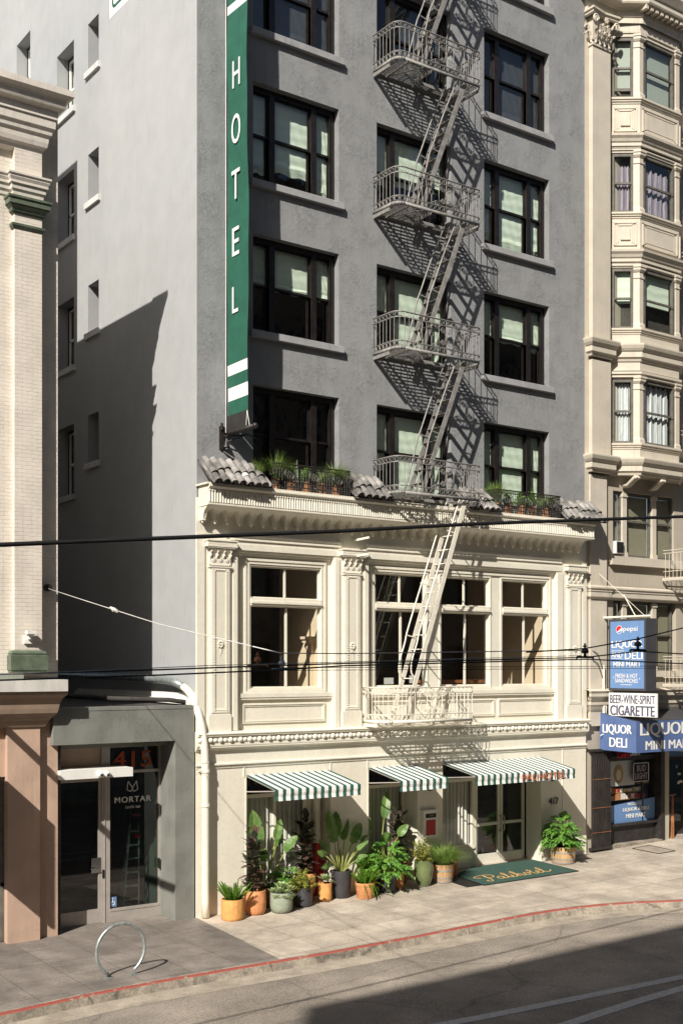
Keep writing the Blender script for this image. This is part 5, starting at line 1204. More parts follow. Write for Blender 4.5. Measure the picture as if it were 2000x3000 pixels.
# small fire escape of the tan building, repeated per floor
t0=None
for i,(z,x) in enumerate(((7.56,14.56),(4.64,14.56))):
    t=thing('balcony_grating',['tan iron fire balcony beside the lower venetian blinds, cut by the right edge','tan iron fire balcony just above the shop roofline, cut by the right edge'][i],'fire balcony',(15,-.4,z),'fire balconies of the tan building')
    q=MB(); P=[(x,-.02),(x,-.8),(x+.06,-.9),(x+3,-.9)]
    for dz in(.80,.62 if False else .72,.22): q.tube([(a,b,z+dz) for a,b in P],.012,5)
    for k in range(24):
        xx=x+.08+k*.13; q.tube([(xx,-.9,z+.03),(xx,-.9,z+.72)],.008,4,caps=False)
    for k in range(6): q.tube([(x,-.1-k*.13,z+.03),(x,-.1-k*.13,z+.72)],.008,4,caps=False)
    q.build('railing','rbtrim',t)
    q=MB(); q.box(x-.0,x+3,-.92,-.90,z-.03,z+.05); q.box(x,x+.02,-.9,0,z-.03,z+.05)
    for k in range(13): q.bar((x,-.06-k*.065,z),(x+3,-.06-k*.065,z),.025,.01)
    q.build('platform','rbtrim',t)
for i,z in enumerate((19.45,16.3,13.55,11.35)):
    x=15.13; t=thing('balcony_grating',['tan iron balcony corner at the right edge by the topmost bay panel','tan iron balcony corner at the right edge by the second bay panel','tan iron balcony corner at the right edge by the wide bay cornice','tan iron balcony corner at the right edge under the white curtains'][i],'fire balcony',(16,-.5,z),'fire balconies of the tan building')
    q=MB(); 
    for dz in(.36,.25): q.tube([(x,-.0,z+dz),(x,-.85,z+dz),(x+.12,-.98,z+dz),(x+2,-.98,z+dz)],.012,5)
    for k in range(8): q.tube([(x+.15+k*.13,-.98,z),(x+.15+k*.13,-.98,z+.36)],.008,4,caps=False)
    q.build('railing','rbtrim',t)
    q=MB(); q.box(x,x+2,-1.0,-.98,z-.05,z+.04)
    for k in range(8): q.bar((x,-.95+k*.06,z),(x+2,-.95+k*.06,z),.025,.01)
    q.build('platform','rbtrim',t)

# ================================================================ BANNER, AWNINGS, MAT, MENU BOX, RACK
t=thing('hotel_banner','long green vertical banner with white letters spelling HOTEL','banner',(.69,-.4,10))
def banner_pt(s,z): 
    y=-.05-.80*s-.035*s*math.sin((z-10)*.5); x=.692+.012*math.sin(z*1.3+s*2)+.008*math.sin(z*3.1)
    if z<10.4: x+=.0
    return (x,y,z)
mb=MB(); zs_=[24,18.86,18.68,11.40,11.18,10.93,10.66,10.36]; seq=[0,1,0,1,0,1,0]
for (a,b),m_ in zip(zip(zs_,zs_[1:]),seq):
    n=max(1,int((a-b)/.15))
    for i in range(n):
        for j in range(8):
            z0=a+(b-a)*i/n;z1=a+(b-a)*(i+1)/n; mb.m=m_; mb.q(banner_pt(j/8,z0),banner_pt((j+1)/8,z0),banner_pt((j+1)/8,z1),banner_pt(j/8,z1))
mb.build('cloth',['bangrn','signwhite'],t,smooth=True)
mb=MB()
def bk(s,z):
    f_=(10.36-z)/.38; y=-.05-.84*s+(-.0+.08*(1-abs(2*s-1)))*0+( .10*f_*s); return (.692+.02*f_,y+.05*f_*(1-s)*2,z)
for i in range(5):
    for j in range(6): z0=10.36-.38*i/5;z1=10.36-.38*(i+1)/5; mb.q(bk(j/6,z0),bk((j+1)/6,z0),bk((j+1)/6,z1),bk(j/6,z1))
mb.build('black_sleeve','banblk',t,smooth=True)
for ch,z,w_,h_,y in(('H',17.34,.30,.56,-.44),('O',16.20,.36,.60,-.43),('T',15.06,.33,.60,-.42),('E',13.89,.28,.58,-.42),('L',12.70,.24,.54,-.40)):
    text_mesh(ch,'letter','signwhite',t,(.672,y,z),(0,-1,0),(0,0,1),w_*.96,h_,.004,.004,heavy=.022,label='white letter '+ch)
    text_mesh(ch,'letter','signwhite',t,(.712,y,z),(0,1,0),(0,0,1),w_*.96,h_,.004,.004,heavy=.022)
mb=MB(); mb.tube([(.69,.0,9.98),(.69,-1.12,9.985)],.05,12); mb.sphere((.69,-1.15,9.985),.062,14,8); mb.build('banner_pole','black_iron',t,smooth=True)
mb=MB(); mb.box(.52,.62,-.04,.0,9.66,10.14); mb.tube([(.56,-.05,10.06),(.56,-.05,10.2)],.03,8); mb.tube([(.6,-.06,9.93),(1.05,-.30,9.98),(1.42,-.03,9.96)],.016,6); mb.tube([(.62,-.05,9.80),(1.0,-.27,9.97)],.013,6); mb.lathe([(.02,9.85),(.035,9.8),(.07,9.72),(.075,9.70),(.001,9.70)],(.64,-.1,0),12); mb.build('wall_bracket','black_iron',t)
mb=MB(); mb.tube([(.69,-.84,10.35),(.69,-.93,10.03)],.006,5); mb.tube([(.69,-.84,10.35),(.69,-.80,10.05)],.006,5); mb.tube([(.665,-.03,24),(.665,-.03,10.0)],.008,5); mb.build('cord','white',t)

def awning(x0,x1,label,text=None):
    t=thing('awning',label,'awning',((x0+x1)/2,0,2.6),'striped awnings over the hotel ground floor'); W=x1-x0
    npair=round(W/.197); pw=W/(npair+.46); g=pw*.46; edges=[]; x=x0
    for i in range(npair): edges+= [(x,x+g,0),(x+g,x+pw,1)]; x+=pw
    edges.append((x,x1,0))
    mb=MB(); P=[(-.03,2.865),(-.6,2.762),(-1.15,2.655),(-1.165,2.64),(-1.168,2.57),(-1.155,2.50),(-1.165,2.42)]
    for a,b,m_ in edges:
        mb.m=m_
        for j,((ya,za),(yb,zb)) in enumerate(zip(P,P[1:])):
            for k in range(2):
                xa=a+(b-a)*k/2;xb=a+(b-a)*(k+1)/2
                w1=lambda x,j:.007*math.sin(x*23)*(1 if j>=4 else 0)
                mb.q((xa,ya+w1(xa,j),za),(xb,ya+w1(xb,j),za),(xb,yb+w1(xb,j+1),zb),(xa,yb+w1(xa,j+1),zb))
    mb.build('canopy',['grn','wht'],t)
    mb=MB(); mb.tube([(x0,-1.14,2.63),(x1,-1.14,2.63)],.016,6); mb.tube([(x0,-.03,2.845),(x1,-.03,2.845)],.02,6)
    for xx in(x0+.02,x1-.02): mb.tube([(xx,-.03,2.52),(xx,-1.13,2.62)],.014,6); mb.tube([(xx,-.03,2.845),(xx,-1.13,2.64)],.012,6)
    mb.build('awning_frame','alu',t)
    if text: text_mesh(text,'lettering','orange2',t,(8.78,-1.182,2.53),(1,0,0),(0,0,1),1.46,.155,.002,.003,spacing=1.05,heavy=.003)
    return t
awning(1.149,3.314,'green and white striped awning at the left above the rubber plants')
awning(4.374,5.776,'shortest green and white striped awning, in the middle')
awning(6.582,9.859,'widest green and white striped awning, with copper lettering, over the glass doors','PALIHOTEL')
t=thing('menu_box','white glazed display box with red card on the wall left of the hotel doors','display box',(6.12,-.1,1.15))
mb=MB(); frame(mb,5.92,6.335,1.15,1.77,.045,-.13,-.10,.06,.05); mb.box(5.93,6.325,-.12,-.03,1.16,1.765); mb.box(5.965,6.29,-.13,-.10,1.585,1.615); mb.box(5.90,6.35,-.15,-.02,1.77,1.80); mb.build('box','white',t)
mb=MB(); mb.q((5.985,-.124,1.21),(6.27,-.124,1.21),(6.27,-.124,1.57),(5.985,-.124,1.57)); mb.build('red_card','red',t)
mb=MB(); mb.q((5.965,-.124,1.62),(6.29,-.124,1.62),(6.29,-.124,1.72),(5.965,-.124,1.72)); mb.build('header','black',t)
mb=MB(); mb.tube(smooth_pts([(6.09,-.128,1.66),(6.11,-.128,1.69),(6.12,-.128,1.65),(6.14,-.128,1.67),(6.16,-.128,1.66),(6.18,-.128,1.69),(6.19,-.128,1.65),(6.21,-.128,1.67)],4),.004,4); mb.build('script','gold',t)
t=thing('standpipe','red fire standpipe with cream riser in the corner under the left awning','standpipe',(3.1,.25,0))
mb=MB(); mb.tube([(3.14,.25,1.25),(3.14,.25,2.9)],.085,12); mb.tube([(3.14,.25,2.2),(3.14,.25,2.25)],.1,12); mb.tube([(3.14,.25,1.85),(3.14,.25,1.89)],.1,12);mb.tube([(2.85,.3,1.3),(2.85,.3,2.9)],.05,10); mb.build('riser','cream',t,smooth=False)
mb=MB(); mb.tube([(3.14,.25,.1),(3.14,.25,1.25)],.09,12); mb.tube([(3.14,.25,.62),(3.2,.02,.58)],.05,10); mb.tube([(3.14,.25,.85),(3.22,.02,.82)],.045,10); mb.build('red_pipe','red',t,smooth=False)
mb=MB(); mb.tube([(3.21,.0,.58),(3.215,-.04,.58)],.07,12); mb.tube([(3.225,.0,.82),(3.23,-.04,.82)],.06,12); mb.build('hose_cap','chrome',t)
# floor mats
def gq(mb,pts,dz,th=.012):
    n=len(pts); b0=len(mb.v); mb.v+=[(x,y,gz(x,y)+dz) for x,y in pts]+[(x,y,gz(x,y)+dz-th) for x,y in pts]; mb.f.append(tuple(b0+i for i in range(n))); mb.mi.append(mb.m)
    for i in range(n): j=(i+1)%n; mb.f.append((b0+i,b0+j,b0+n+j,b0+n+i)); mb.mi.append(mb.m)
mb=MB(); gq(mb,[(6.30,-1.20),(6.72,-1.24),(7.1,-.7),(6.9,-.3),(6.38,-.5)],.008); tag(mb.build('rubber_mat','black'),'small dark ribbed rubber mat poking out from under the green mat','mat')
t=thing('entrance_mat','dark green entrance mat with golden script lettering before the glass doors','mat',(8.2,-.5,.2))
mb=MB(); gq(mb,[(6.95,-.02),(7.87,.42),(9.75,.24),(9.62,-1.50),(6.72,-1.30)],.018); mb.build('mat_pile','mat',t)
mb=MB(); P=[(6.95,-.02),(7.87,.42),(9.75,.24),(9.62,-1.50),(6.72,-1.30)]
for a,b in zip(P,P[1:]+P[:1]): mb.bar((*a,gz(*a)+.014),(*b,gz(*b)+.014),.02,.014)
mb.build('mat_edge','black',t)
# cursive lettering: strokes in a unit space, then laid on the mat
ST=[[(.62,.40),(.60,.75),(.68,1.05),(.62,.5),(.52,-.02),(.35,-.12),(.22,.02),(.35,.12)],
    [(.30,.62),(.12,.72),(.05,.88),(.25,1.02),(.62,1.08),(.95,1.02),(1.10,.82),(1.0,.58),(.78,.48),(.66,.52)],
    [(1.50,.42),(1.38,.50),(1.22,.40),(1.17,.18),(1.28,.04),(1.42,.14),(1.52,.44),(1.48,.12),(1.56,.02),(1.68,.12)],
    [(1.66,.10),(1.82,.48),(1.92,.86),(1.86,1.0),(1.78,.82),(1.77,.28),(1.84,.02),(1.96,.10)],
    [(1.94,.08),(2.04,.42),(2.02,.10),(2.10,.02),(2.22,.14)],[(2.08,.62),(2.10,.66)],
    [(2.20,.10),(2.38,.52),(2.46,.9),(2.40,1.0),(2.33,.8),(2.31,.02),(2.36,.32),(2.48,.46),(2.56,.36),(2.53,.08),(2.62,.02),(2.70,.12)],
    [(2.98,.40),(2.86,.46),(2.76,.32),(2.78,.08),(2.90,.02),(3.02,.18),(3.0,.38),(3.10,.34),(3.22,.36)],
    [(3.20,.34),(3.30,.62),(3.34,.88),(3.28,.5),(3.28,.08),(3.38,.02),(3.48,.14)],[(3.14,.66),(3.48,.70)],
    [(3.48,.14),(3.66,.30),(3.70,.44),(3.60,.48),(3.53,.28),(3.58,.06),(3.70,.02),(3.80,.12)],
    [(3.80,.10),(3.96,.5),(4.04,.9),(3.98,1.0),(3.91,.78),(3.90,.22),(3.98,.02),(4.15,.04),(4.30,.22),(4.42,.30)]]
mb=MB()
def mp(p): 
    u,v=p; x=6.98+u*.515+v*.08; y=-1.02+v*.52-.028*u+.0; return (x,y,gz(x,y)+.021)
for i_,s_ in enumerate(ST):
    pts=smooth_pts([mp((p[0]-(.14 if i_>1 else 0),p[1])) for p in s_],5)
    for a,b in zip(pts,pts[1:]):
        if (b-a).length>1e-4: mb.bar(a-(b-a)*.15,b+(b-a)*.15,.030,.004)
mb.build('script_lettering','gold',t)
# bicycle rack
t=thing('bike_rack','galvanised circular bicycle hoop on the dark pavement near the kerb','bicycle rack',(-3.14,-3.09,-.06))
mb=MB(); c0=Vector((-3.145,-3.09,.385)); mb.tube([c0+Vector((.44*math.cos(R(-58+k*296/40)),0,.44*math.sin(R(-58+k*296/40)))) for k in range(41)],.028,12)
mb.v=[(v[0],v[1],v[2]) for v in mb.v]; mb.build('hoop','steel',t,smooth=True)
for x in(-3.38,-2.91): 
    q=MB(); q.box(x-.07,x+.07,-3.15,-3.03,gz(x,-3.1)-.005,gz(x,-3.1)+.012); q.build('foot_plate','steel',t)
# ================================================================ OVERHEAD WIRES
def wire(name,label,cat,pts,r,m='black',group=None):
    mb=MB(); mb.tube(pts,r,6); return tag(mb.build(name,m,smooth=True),label,cat,group)
Y0=-10
wire('overhead_cable','thick black twisted cable crossing the picture at the hotel cornice','cable',[(-30,Y0,4.2),(-12,Y0,5.92),(-7.69,Y0,6.345),(-5.4,Y0,6.574),(-3.55,Y0,6.758),(-1.37,Y0,7.0),(2.76,Y0,7.40),(12,Y0,8.4)],.026)
wire('trolley_wire','upper black trolley wire passing below the first floor windows','wire',[(-30,Y0,4.7),(-7.69,Y0,5.069),(-5.94,Y0,5.111),(-4.715,Y0,5.15),(-3.55,Y0,5.182),(.65,Y0,5.276),(1.738,Y0,5.37),(2.761,Y0,5.338),(14,Y0,4.9)],.010,group='trolley wires')
wire('trolley_wire','lower black trolley wire passing below the first floor windows','wire',[(-30,Y0-.1,4.6),(-7.73,Y0-.1,5.01),(-5.97,Y0-.1,5.055),(-4.43,Y0-.1,5.11),(-3.6,Y0-.1,5.155),(.56,Y0-.1,5.25),(2.70,Y0-.1,5.19),(14,Y0-.1,4.8)],.010,group='trolley wires')
wire('thin_wire','thin level wire at the right, upper of two','wire',[(-5,Y0-.2,5.13),(2.7,Y0-.2,5.158),(14,Y0-.2,5.17)],.004,group='thin level wires')
wire('thin_wire','thin level wire at the right, lower of two','wire',[(-5,Y0-.2,5.10),(2.7,Y0-.2,5.128),(14,Y0-.2,5.13)],.004,group='thin level wires')
wire('thin_wire','pale thin wire just above the black trolley wires at the left','wire',[(-9,Y0-.05,5.04),(-7.17,Y0-.05,5.084),(-5.4,Y0-.05,5.155),(-3.55,Y0-.05,5.2),(.5,Y0-.05,5.30)],.005,'steel')
wire('span_wire','pale span wire running from the brick pilaster out over the street','wire',[(-3.149,.15,6.647),(-3.5,-2.6,6.25),(-4.0,-6.2,5.75),(-4.39,-9.98,5.30),(-3.55,-10,5.30),(.548,-10,5.375)],.007,'fascia')
wire('span_wire','black span wire rising to the right edge over the blue sign','wire',[(-.5,-10,5.34),(.63,-10,5.40),(1.738,-10,5.55),(2.76,-10,5.73),(6,-10,6.5)],.010)
mb=MB(); mb.sphere((-3.74,-4.1,6.05),.04,8,5); mb.tube([(-3.7,-3.9,6.09),(-3.78,-4.3,6.02)],.025,6); tag(mb.build('wire_clamp','fascia'),'pale clamp on the span wire against the shaded grey wall','wire clamp')
mb=MB(); mb.tube([(-3.15,.16,6.65),(-3.16,.02,6.65)],.07,10); tag(mb.build('wall_anchor','black_iron'),'round iron anchor plate where the span wire meets the brick','anchor')
for i,(x,z,m_,lb) in enumerate(((-4.715,5.15,'terra3','reddish insulator hanger before the shaded hotel window, leftmost of four'),(-4.39,5.11,'steel','grey insulator hanger where the pale span wire bends, second of four'),(.63,5.27,'black','black insulator hanger before the tan pilaster, third of four'),(1.738,5.38,'black','black insulator hanger in front of the blue sign, rightmost of four'))):
    t=thing('insulator_hanger',lb,'insulator',(x,Y0,z),'trolley wire hangers')
    k=1.0 if i>1 else .8
    q=MB(); q.lathe([(.001,0),(.03,0),(.035,.02),(.02,.03),(.018,.06),(.048,.065),(.055,.09),(.04,.125),(.015,.135),(.012,.15),(.03,.155),(.03,.17),(.012,.175),(.014,.2),(.001,.205)],(x,Y0,z),16); q.v=[((v[0]-x)*k+x,(v[1]-Y0)*k+Y0,(v[2]-z)*k+z) for v in q.v]; q.build('bell',m_,t,smooth=False)
    q=MB(); q.tube([(x-.17*k,Y0,z-.005),(x-.15*k,Y0,z+.01),(x+.15*k,Y0,z+.01),(x+.17*k,Y0,z-.005)],.016*k,8); q.build('clamp_bar',m_ if i!=0 else 'oak',t)
# ================================================================ OPPOSITE SIDE OF THE STREET (casts the shadow over the road, seen in the glass)
def opp(name,label,x0,x1,y,h,m_,fl=3.6,seed=0):
    t=thing(name,label,'building',((x0+x1)/2,y,0)); mb=MB(); hs=[]
    n=int((x1-x0)/2.8); 
    for i in range(n):
        for j in range(int(h/fl)-1):
            xa=x0+(x1-x0)*(i+.28)/n; hs.append((xa,xa+1.3,fl*(j+1)+.6,fl*(j+1)+2.6))
    wall(mb,x0,x1,-1,h,hs,-.3,FX(y)); mb.q((x0,y,-1),(x0,y-14,-1),(x0,y-14,h),(x0,y,h)); mb.q((x1,y,-1),(x1,y-14,-1),(x1,y-14,h),(x1,y,h)); mb.q((x0,y,h),(x1,y,h),(x1,y-14,h),(x0,y-14,h)); mb.q((x0,y-14,-1),(x1,y-14,-1),(x1,y-14,h),(x0,y-14,h))
    mb.build('wall',m_,t)
    mb=MB(); 
    mb.box(x0,x1,y-.32,y-.30,0,h-.5); mb.build('window','glass_dark',t)
    mb=MB(); mb.prof_x([(0,h-.8),(-.1,h-.7),(-.3,h-.3),(-.5,h-.2),(-.5,h)],x0,x1,y); mb.build('cornice',m_,t)
opp('opposite_building','ochre building across the street, outside the picture to the left',-26.5,-11.2,-22.4,23.4,'wallA')
opp('opposite_building','pale lower building across the street, outside the picture at the far left',-60,-26.7,-22.4,22.0,'wallB')
opp('opposite_building','pale building across the street, outside the picture to the right',-11,13.8,-22.4,44,'wallB')  # unseen; height raised to block skylight and deepen the street's shade
opp('opposite_building','brown building across the street, outside the picture further right',14.2,48,-22.4,27,'wallA')
t=thing('blade_sign','flat sign hung from the left building on a pole, outside the picture','sign',(-5.3,-.6,3))
mb=MB(); mb.box(-5.33,-5.27,-1.30,-.1,2.28,4.25); mb.build('sign_board','signwhite',t); mb=MB(); mb.tube([(-5.3,.03,5.25),(-5.3,-3.0,5.15)],.07,8); mb.build('sign_pole','black_iron',t)
# ================================================================ PLANTS
def pot_mesh(kind,r,h,x,y,z):
    mb=MB()
    P={'cyl':[(r*.9,0),(r*.97,.02),(r,.06),(r,h-.01),(r*.985,h),(r*.90,h),(r*.90,h-.07)],
       'round':[(r*.72,0),(r*.88,.03),(r*.98,.10),(r,.18),(r,h-.01),(r*.985,h),(r*.90,h),(r*.90,h-.07)],
       'rim':[(r*.80,0),(r*.83,.01),(r*.93,h-.07),(r*.98,h-.065),(r,h-.01),(r*.985,h),(r*.88,h),(r*.88,h-.06)],
       'tall':[(r*.70,0),(r*.78,.04),(r*.93,h*.35),(r,h*.7),(r*1.0,h-.02),(r*.99,h),(r*.88,h),(r*.88,h-.08)],
       'vase':[(r*.58,0),(r*.62,.02),(r*.85,h*.25),(r*.99,h*.6),(r*1.0,h*.78),(r*.97,h-.03),(r*.99,h-.01),(r*.96,h),(r*.87,h),(r*.86,h-.07)],
       'taper':[(r*.72,0),(r*.74,.01),(r,h-.01),(r*.99,h),(r*.9,h),(r*.89,h-.05)]}[kind]
    mb.lathe([(.001,0)]+P,(x,y,z),32); return mb
def soil(x,y,z,r,parent):
    mb=MB(); random.seed(int(x*50)); n=20; pts=[(x+r*math.cos(2*math.pi*k/n),y+r*math.sin(2*math.pi*k/n),z) for k in range(n)]
    for k in range(n): mb.q(pts[k],pts[(k+1)%n],(x+.0,y,z+.025))
    mb.build('soil','soil',parent)
def leaf(mb,base,d,L,W,up=Vector((0,0,1)),droop=.3,fold=.25,n=6,shape='oval',tip=1.,notch=None):
    """one curved, folded leaf blade"""
    base=Vector(base); d=Vector(d).normalized(); s=d.cross(up); 
    if s.length<1e-3: s=Vector((1,0,0))
    s.normalize(); nrm=s.cross(d).normalized(); rows=[]
    for i in range(n+1):
        t=i/n
        if shape=='oval': w=math.sin(math.pi*min(1,t**.85))**.75
        elif shape=='long': w=(math.sin(math.pi*t**.55))**.6 if 0<t<1 else 0
        else: w=(1-t)**.6*min(1,t*6+.35)
        w*=W/2; c=base+d*(L*t)-Vector((0,0,1))*(droop*L*t*t); rows.append((c-s*w+nrm*(w*fold),c,c+s*w+nrm*(w*fold)))
    for a,b in zip(rows,rows[1:]):
        mb.q(a[0],a[1],b[1],b[0]); mb.q(a[1],a[2],b[2],b[1])
def rnd_dir(el0,el1,rng,az=None):
    a=rng.uniform(0,2*math.pi) if az is None else az; e=R(rng.uniform(el0,el1)); return Vector((math.cos(a)*math.cos(e),math.sin(a)*math.cos(e),math.sin(e)))
def fern(x,y,z,r,hh,rng,n=34,lean=.5,droopers=0):
    mb=MB()
    for k in range(n):
        a=rng.uniform(0,2*math.pi); l=rng.uniform(.05,1)**.6; L=hh*rng.uniform(.6,1.08); drp=k<droopers
        b=Vector((x+math.cos(a)*r*.5*l,y+math.sin(a)*r*.5*l,z)); d=Vector((math.cos(a)*lean*l,math.sin(a)*lean*l,1)).normalized()
        if drp: d=Vector((math.cos(a)*.8-.2,-abs(math.sin(a))-.3,.5)).normalized(); L*=1.25
        m=max(8,int(L/.008)); bend=rng.uniform(-.05,.35)
        for i in range(m):
            t=i/m; c=b+d*(L*t)+Vector((d.x,d.y,-.2))*(L*t*t*bend)-Vector((0,0,1))*(L*t*t*(.95 if drp else 0))
            wd=(.040 if not drp else .030)*(1-t)**.45*(.75+min(1,t*4)*.35)+.004
            for q in range(5):
                aa=rng.uniform(0,6.28); o=Vector((math.cos(aa),math.sin(aa),rng.uniform(.15,1.1))).normalized()*wd*rng.uniform(.8,1.2); s_=Vector((-math.sin(aa),math.cos(aa),.2))*.006
                mb.q(c-s_,c+s_,c+o+s_*.35,c+o-s_*.35)
    return mb
def rubber(x,y,z,hh,rng,n=46,L0=.24,spread=.20,stems=3):
    a_=MB(); st=MB()
    for s in range(stems):
        sx=x+rng.uniform(-.07,.07); sy=y+rng.uniform(-.07,.07); tx=sx+rng.uniform(-.16,.16); ty=sy+rng.uniform(-.12,.12); h_=hh*rng.uniform(.8,1)
        st.tube([(sx,sy,z),(sx+(tx-sx)*.5+rng.uniform(-.02,.02),sy+(ty-sy)*.5,z+h_*.5),(tx,ty,z+h_)],[.014,.011,.006],6)
        m=n//stems
        for i in range(m):
            t=.06+.94*i/m; az=i*2.4+s; p=Vector((sx+(tx-sx)*t,sy+(ty-sy)*t,z+h_*t)); e=R(rng.uniform(-8,48)+35*t**4)
            d=Vector((math.cos(az)*math.cos(e),math.sin(az)*math.cos(e),math.sin(e))); L=L0*rng.uniform(.75,1.1)
            p2=p+d*.05; st.tube([p,p2],.004,4); a_.m=0 if rng.random()<.68 else 1
            leaf(a_,p2,d,L,L*.58,droop=rng.uniform(.0,.3),fold=rng.uniform(-.05,.14),n=7)
        a_.m=1; leaf(a_,(tx,ty,z+h_),(.1,.1,1),L0*.8,.05,droop=0,fold=.6)
    return a_,st
def split_leaf(mb,p,d,S,rng,lobes=5):
    """deeply cut philodendron leaf: lobes either side of a midrib"""
    d=d.normalized(); s=d.cross(Vector((0,0,1)));
    if s.length<1e-3: s=Vector((1,0,0))
    s.normalize(); nr=s.cross(d).normalized(); dr=rng.uniform(.25,.6)
    C=lambda t: Vector(p)+d*(S*t)-Vector((0,0,1))*(dr*S*t*t)
    for i in range(lobes):
        t=.02+.86*i/lobes; 
        for sg in(-1,1):
            ln=S*(.50-.42*(t-.15)**2*2)*(1-.3*t)*rng.uniform(.7,1.15); dd=(s*sg*(1-.5*t)+d*(-.25+1.5*t)-Vector((0,0,rng.uniform(0,.35)))).normalized(); w=S*.115; c=C(t)
            a=c; ax=dd.cross(nr).normalized()*w
            m1=c+dd*ln*.5+nr*.012; tp=c+dd*ln-Vector((0,0,1))*ln*.12
            mb.q(a-ax*.5,a+ax*.5,m1+ax*.95,m1-ax*.95)
            mb.q(m1-ax*.95,m1+ax*.95,tp+ax*.25+dd*0,tp-ax*.25)
            # side teeth
            for sg2 in(-1,1):
                q0=c+dd*ln*.45; tq=q0+(ax*sg2*2.1)+dd*ln*.30-Vector((0,0,1))*.01; mb.q(q0-dd*ln*.08,q0+dd*ln*.12,tq+dd*.008,tq-dd*.004)
    c0=C(0);
    for i in range(6): a=C(i/6);b=C((i+1)/6); w=s*S*.07*(1-i/7); mb.q(a-w,a+w,b+w*.9,b-w*.9)
    leaf(mb,C(.86),(C(1)-C(.86)),S*.3,S*.16,droop=.1,n=3)
def philo(x,y,z,r,hh,rng,n=30,S0=.26,zlow=0.):
    a_=MB(); st=MB()
    for k in range(n):
        az=k*2.4+rng.uniform(-.3,.3); l=math.sqrt((k+.5)/n); top=hh*(1-.75*l*l)*rng.choice((1,1,.75,.5,.3))*rng.uniform(.85,1.1)+zlow
        e=Vector((x+math.cos(az)*r*l,y+math.sin(az)*r*l,z+top)); b=Vector((x+math.cos(az)*.04,y+math.sin(az)*.04,z))
        st.tube([b,b.lerp(e,.5)+Vector((0,0,.08)),e],.006,4)
        split_leaf(a_,e,Vector((math.cos(az)*(.4+l)+rng.uniform(-.5,.5),math.sin(az)*(.4+l)+rng.uniform(-.5,.5),.35-.6*l+rng.uniform(-.4,.5))),S0*rng.uniform(.7,1.1),rng)
    return a_,st
def banana(x,y,z,leaves,rng,ragged=True):
    """leaves: list of (azimuth deg, elevation deg, stalk length, blade length, width)"""
    a_=MB(); st=MB()
    for az,el,sl,L,W in leaves:
        az=R(az);el=R(el); d=Vector((math.cos(az)*math.cos(el),math.sin(az)*math.cos(el),math.sin(el))); b=Vector((x+math.cos(az)*.05,y+math.sin(az)*.05,z))
        e=b+d*sl+Vector((0,0,.10*sl)); st.tube([b,b.lerp(e,.5)+Vector((0,0,.03)),e],[.020,.014,.009],6)
        d2=(d+Vector((0,0,-.05))).normalized(); fc=Vector((-.58+rng.uniform(-.45,.45),-.81+rng.uniform(-.45,.45),rng.uniform(.0,.5))); s=d2.cross(fc)
        if s.length<.05: s=Vector((.8,-.6,0))
        s.normalize(); nr=s.cross(d2); n=12; rows=[]
        for i in range(n+1):
            t=i/n; w=W/2*(math.sin(math.pi*t**.75)**.55 if 0<t<1 else .02); c=e+d2*(L*t)-Vector((0,0,1))*(L*.28*t*t*math.cos(el))+nr*(.02*math.sin(t*5))
            rows.append((c,w))
        for i in range(n):
            (c0,w0),(c1,w1)=rows[i],rows[i+1]
            gap=.72 if (ragged and rng.random()<.18) else 1.
            for sg in(-1,1):
                f=.28; p0=c0+s*sg*w0+nr*w0*f;p1=c1+s*sg*w1*gap+nr*w1*f*(1+rng.uniform(-.1,.1)); a_.q(c0,c1,p1,p0)
        st.tube([rows[0][0],rows[n//2][0],rows[-1][0]],[.009,.006,.002],4)
    return a_,st
def shrub(x,y,z,r,hh,rng,n=2600,s0=.016,mat_=None):
    a_=MB(); st=MB(); tips=[]
    for k in range(34):
        d=rnd_dir(5,85,rng); L=rng.uniform(.65,1.1); e=Vector((x+d.x*r*L,y+d.y*r*L,z+.02+d.z*hh*L)); b=Vector((x,y,z-.02)); st.tube([b,e],.003,4); tips.append((b,e))
    for k in range(n):
        b,e=rng.choice(tips); t=rng.uniform(.3,1.03); p=b.lerp(e,t)+Vector((rng.gauss(0,.02),rng.gauss(0,.02),rng.gauss(0,.018)))
        d=rnd_dir(-20,70,rng); s=s0*rng.uniform(.7,1.3); u=d.cross(Vector((0,0,1))).normalized()*s*.45; a_.q(p-u*.3,p+d*s*.5-u,p+d*s,p+d*s*.5+u)
    return a_,st
def grass(x,y,z,r,hh,rng,n=420,arch=.6,w=.004):
    a_=MB()
    for k in range(n):
        az=rng.uniform(0,6.283); l=rng.random(); b=Vector((x+math.cos(az)*r*.4*l,y+math.sin(az)*r*.4*l,z)); L=hh*rng.uniform(.55,1.1); out=arch*rng.uniform(.2,1.1)
        pts=[]
        m=5
        for i in range(m+1): t=i/m; pts.append(b+Vector((math.cos(az)*out*L*t**1.5,math.sin(az)*out*L*t**1.5,L*(t-.42*out*t*t*1.4))))
        s_=Vector((-math.sin(az),math.cos(az),0))
        if rng.random()<.5: s_=Vector((math.cos(az),math.sin(az),0)).lerp(s_,.4).normalized()
        for i in range(m):
            w0=w*(1-i/m)**.7;w1=w*(1-(i+1)/m)**.7+.0004; a_.q(pts[i]-s_*w0,pts[i]+s_*w0,pts[i+1]+s_*w1,pts[i+1]-s_*w1)
    return a_
def rosette(mb,c,r,rng,n=26,tilt=Vector((0,0,1))):
    for k in range(n):
        az=k*2.4; l=(k+1)/n; e=R(78-72*l); d=Vector((math.cos(az)*math.cos(e),math.sin(az)*math.cos(e),math.sin(e))); leaf(mb,Vector(c)+d*.01,d,r*(.45+.6*l),r*.36,droop=-.25,fold=.35,n=4,shape='oval')
POTS=[]
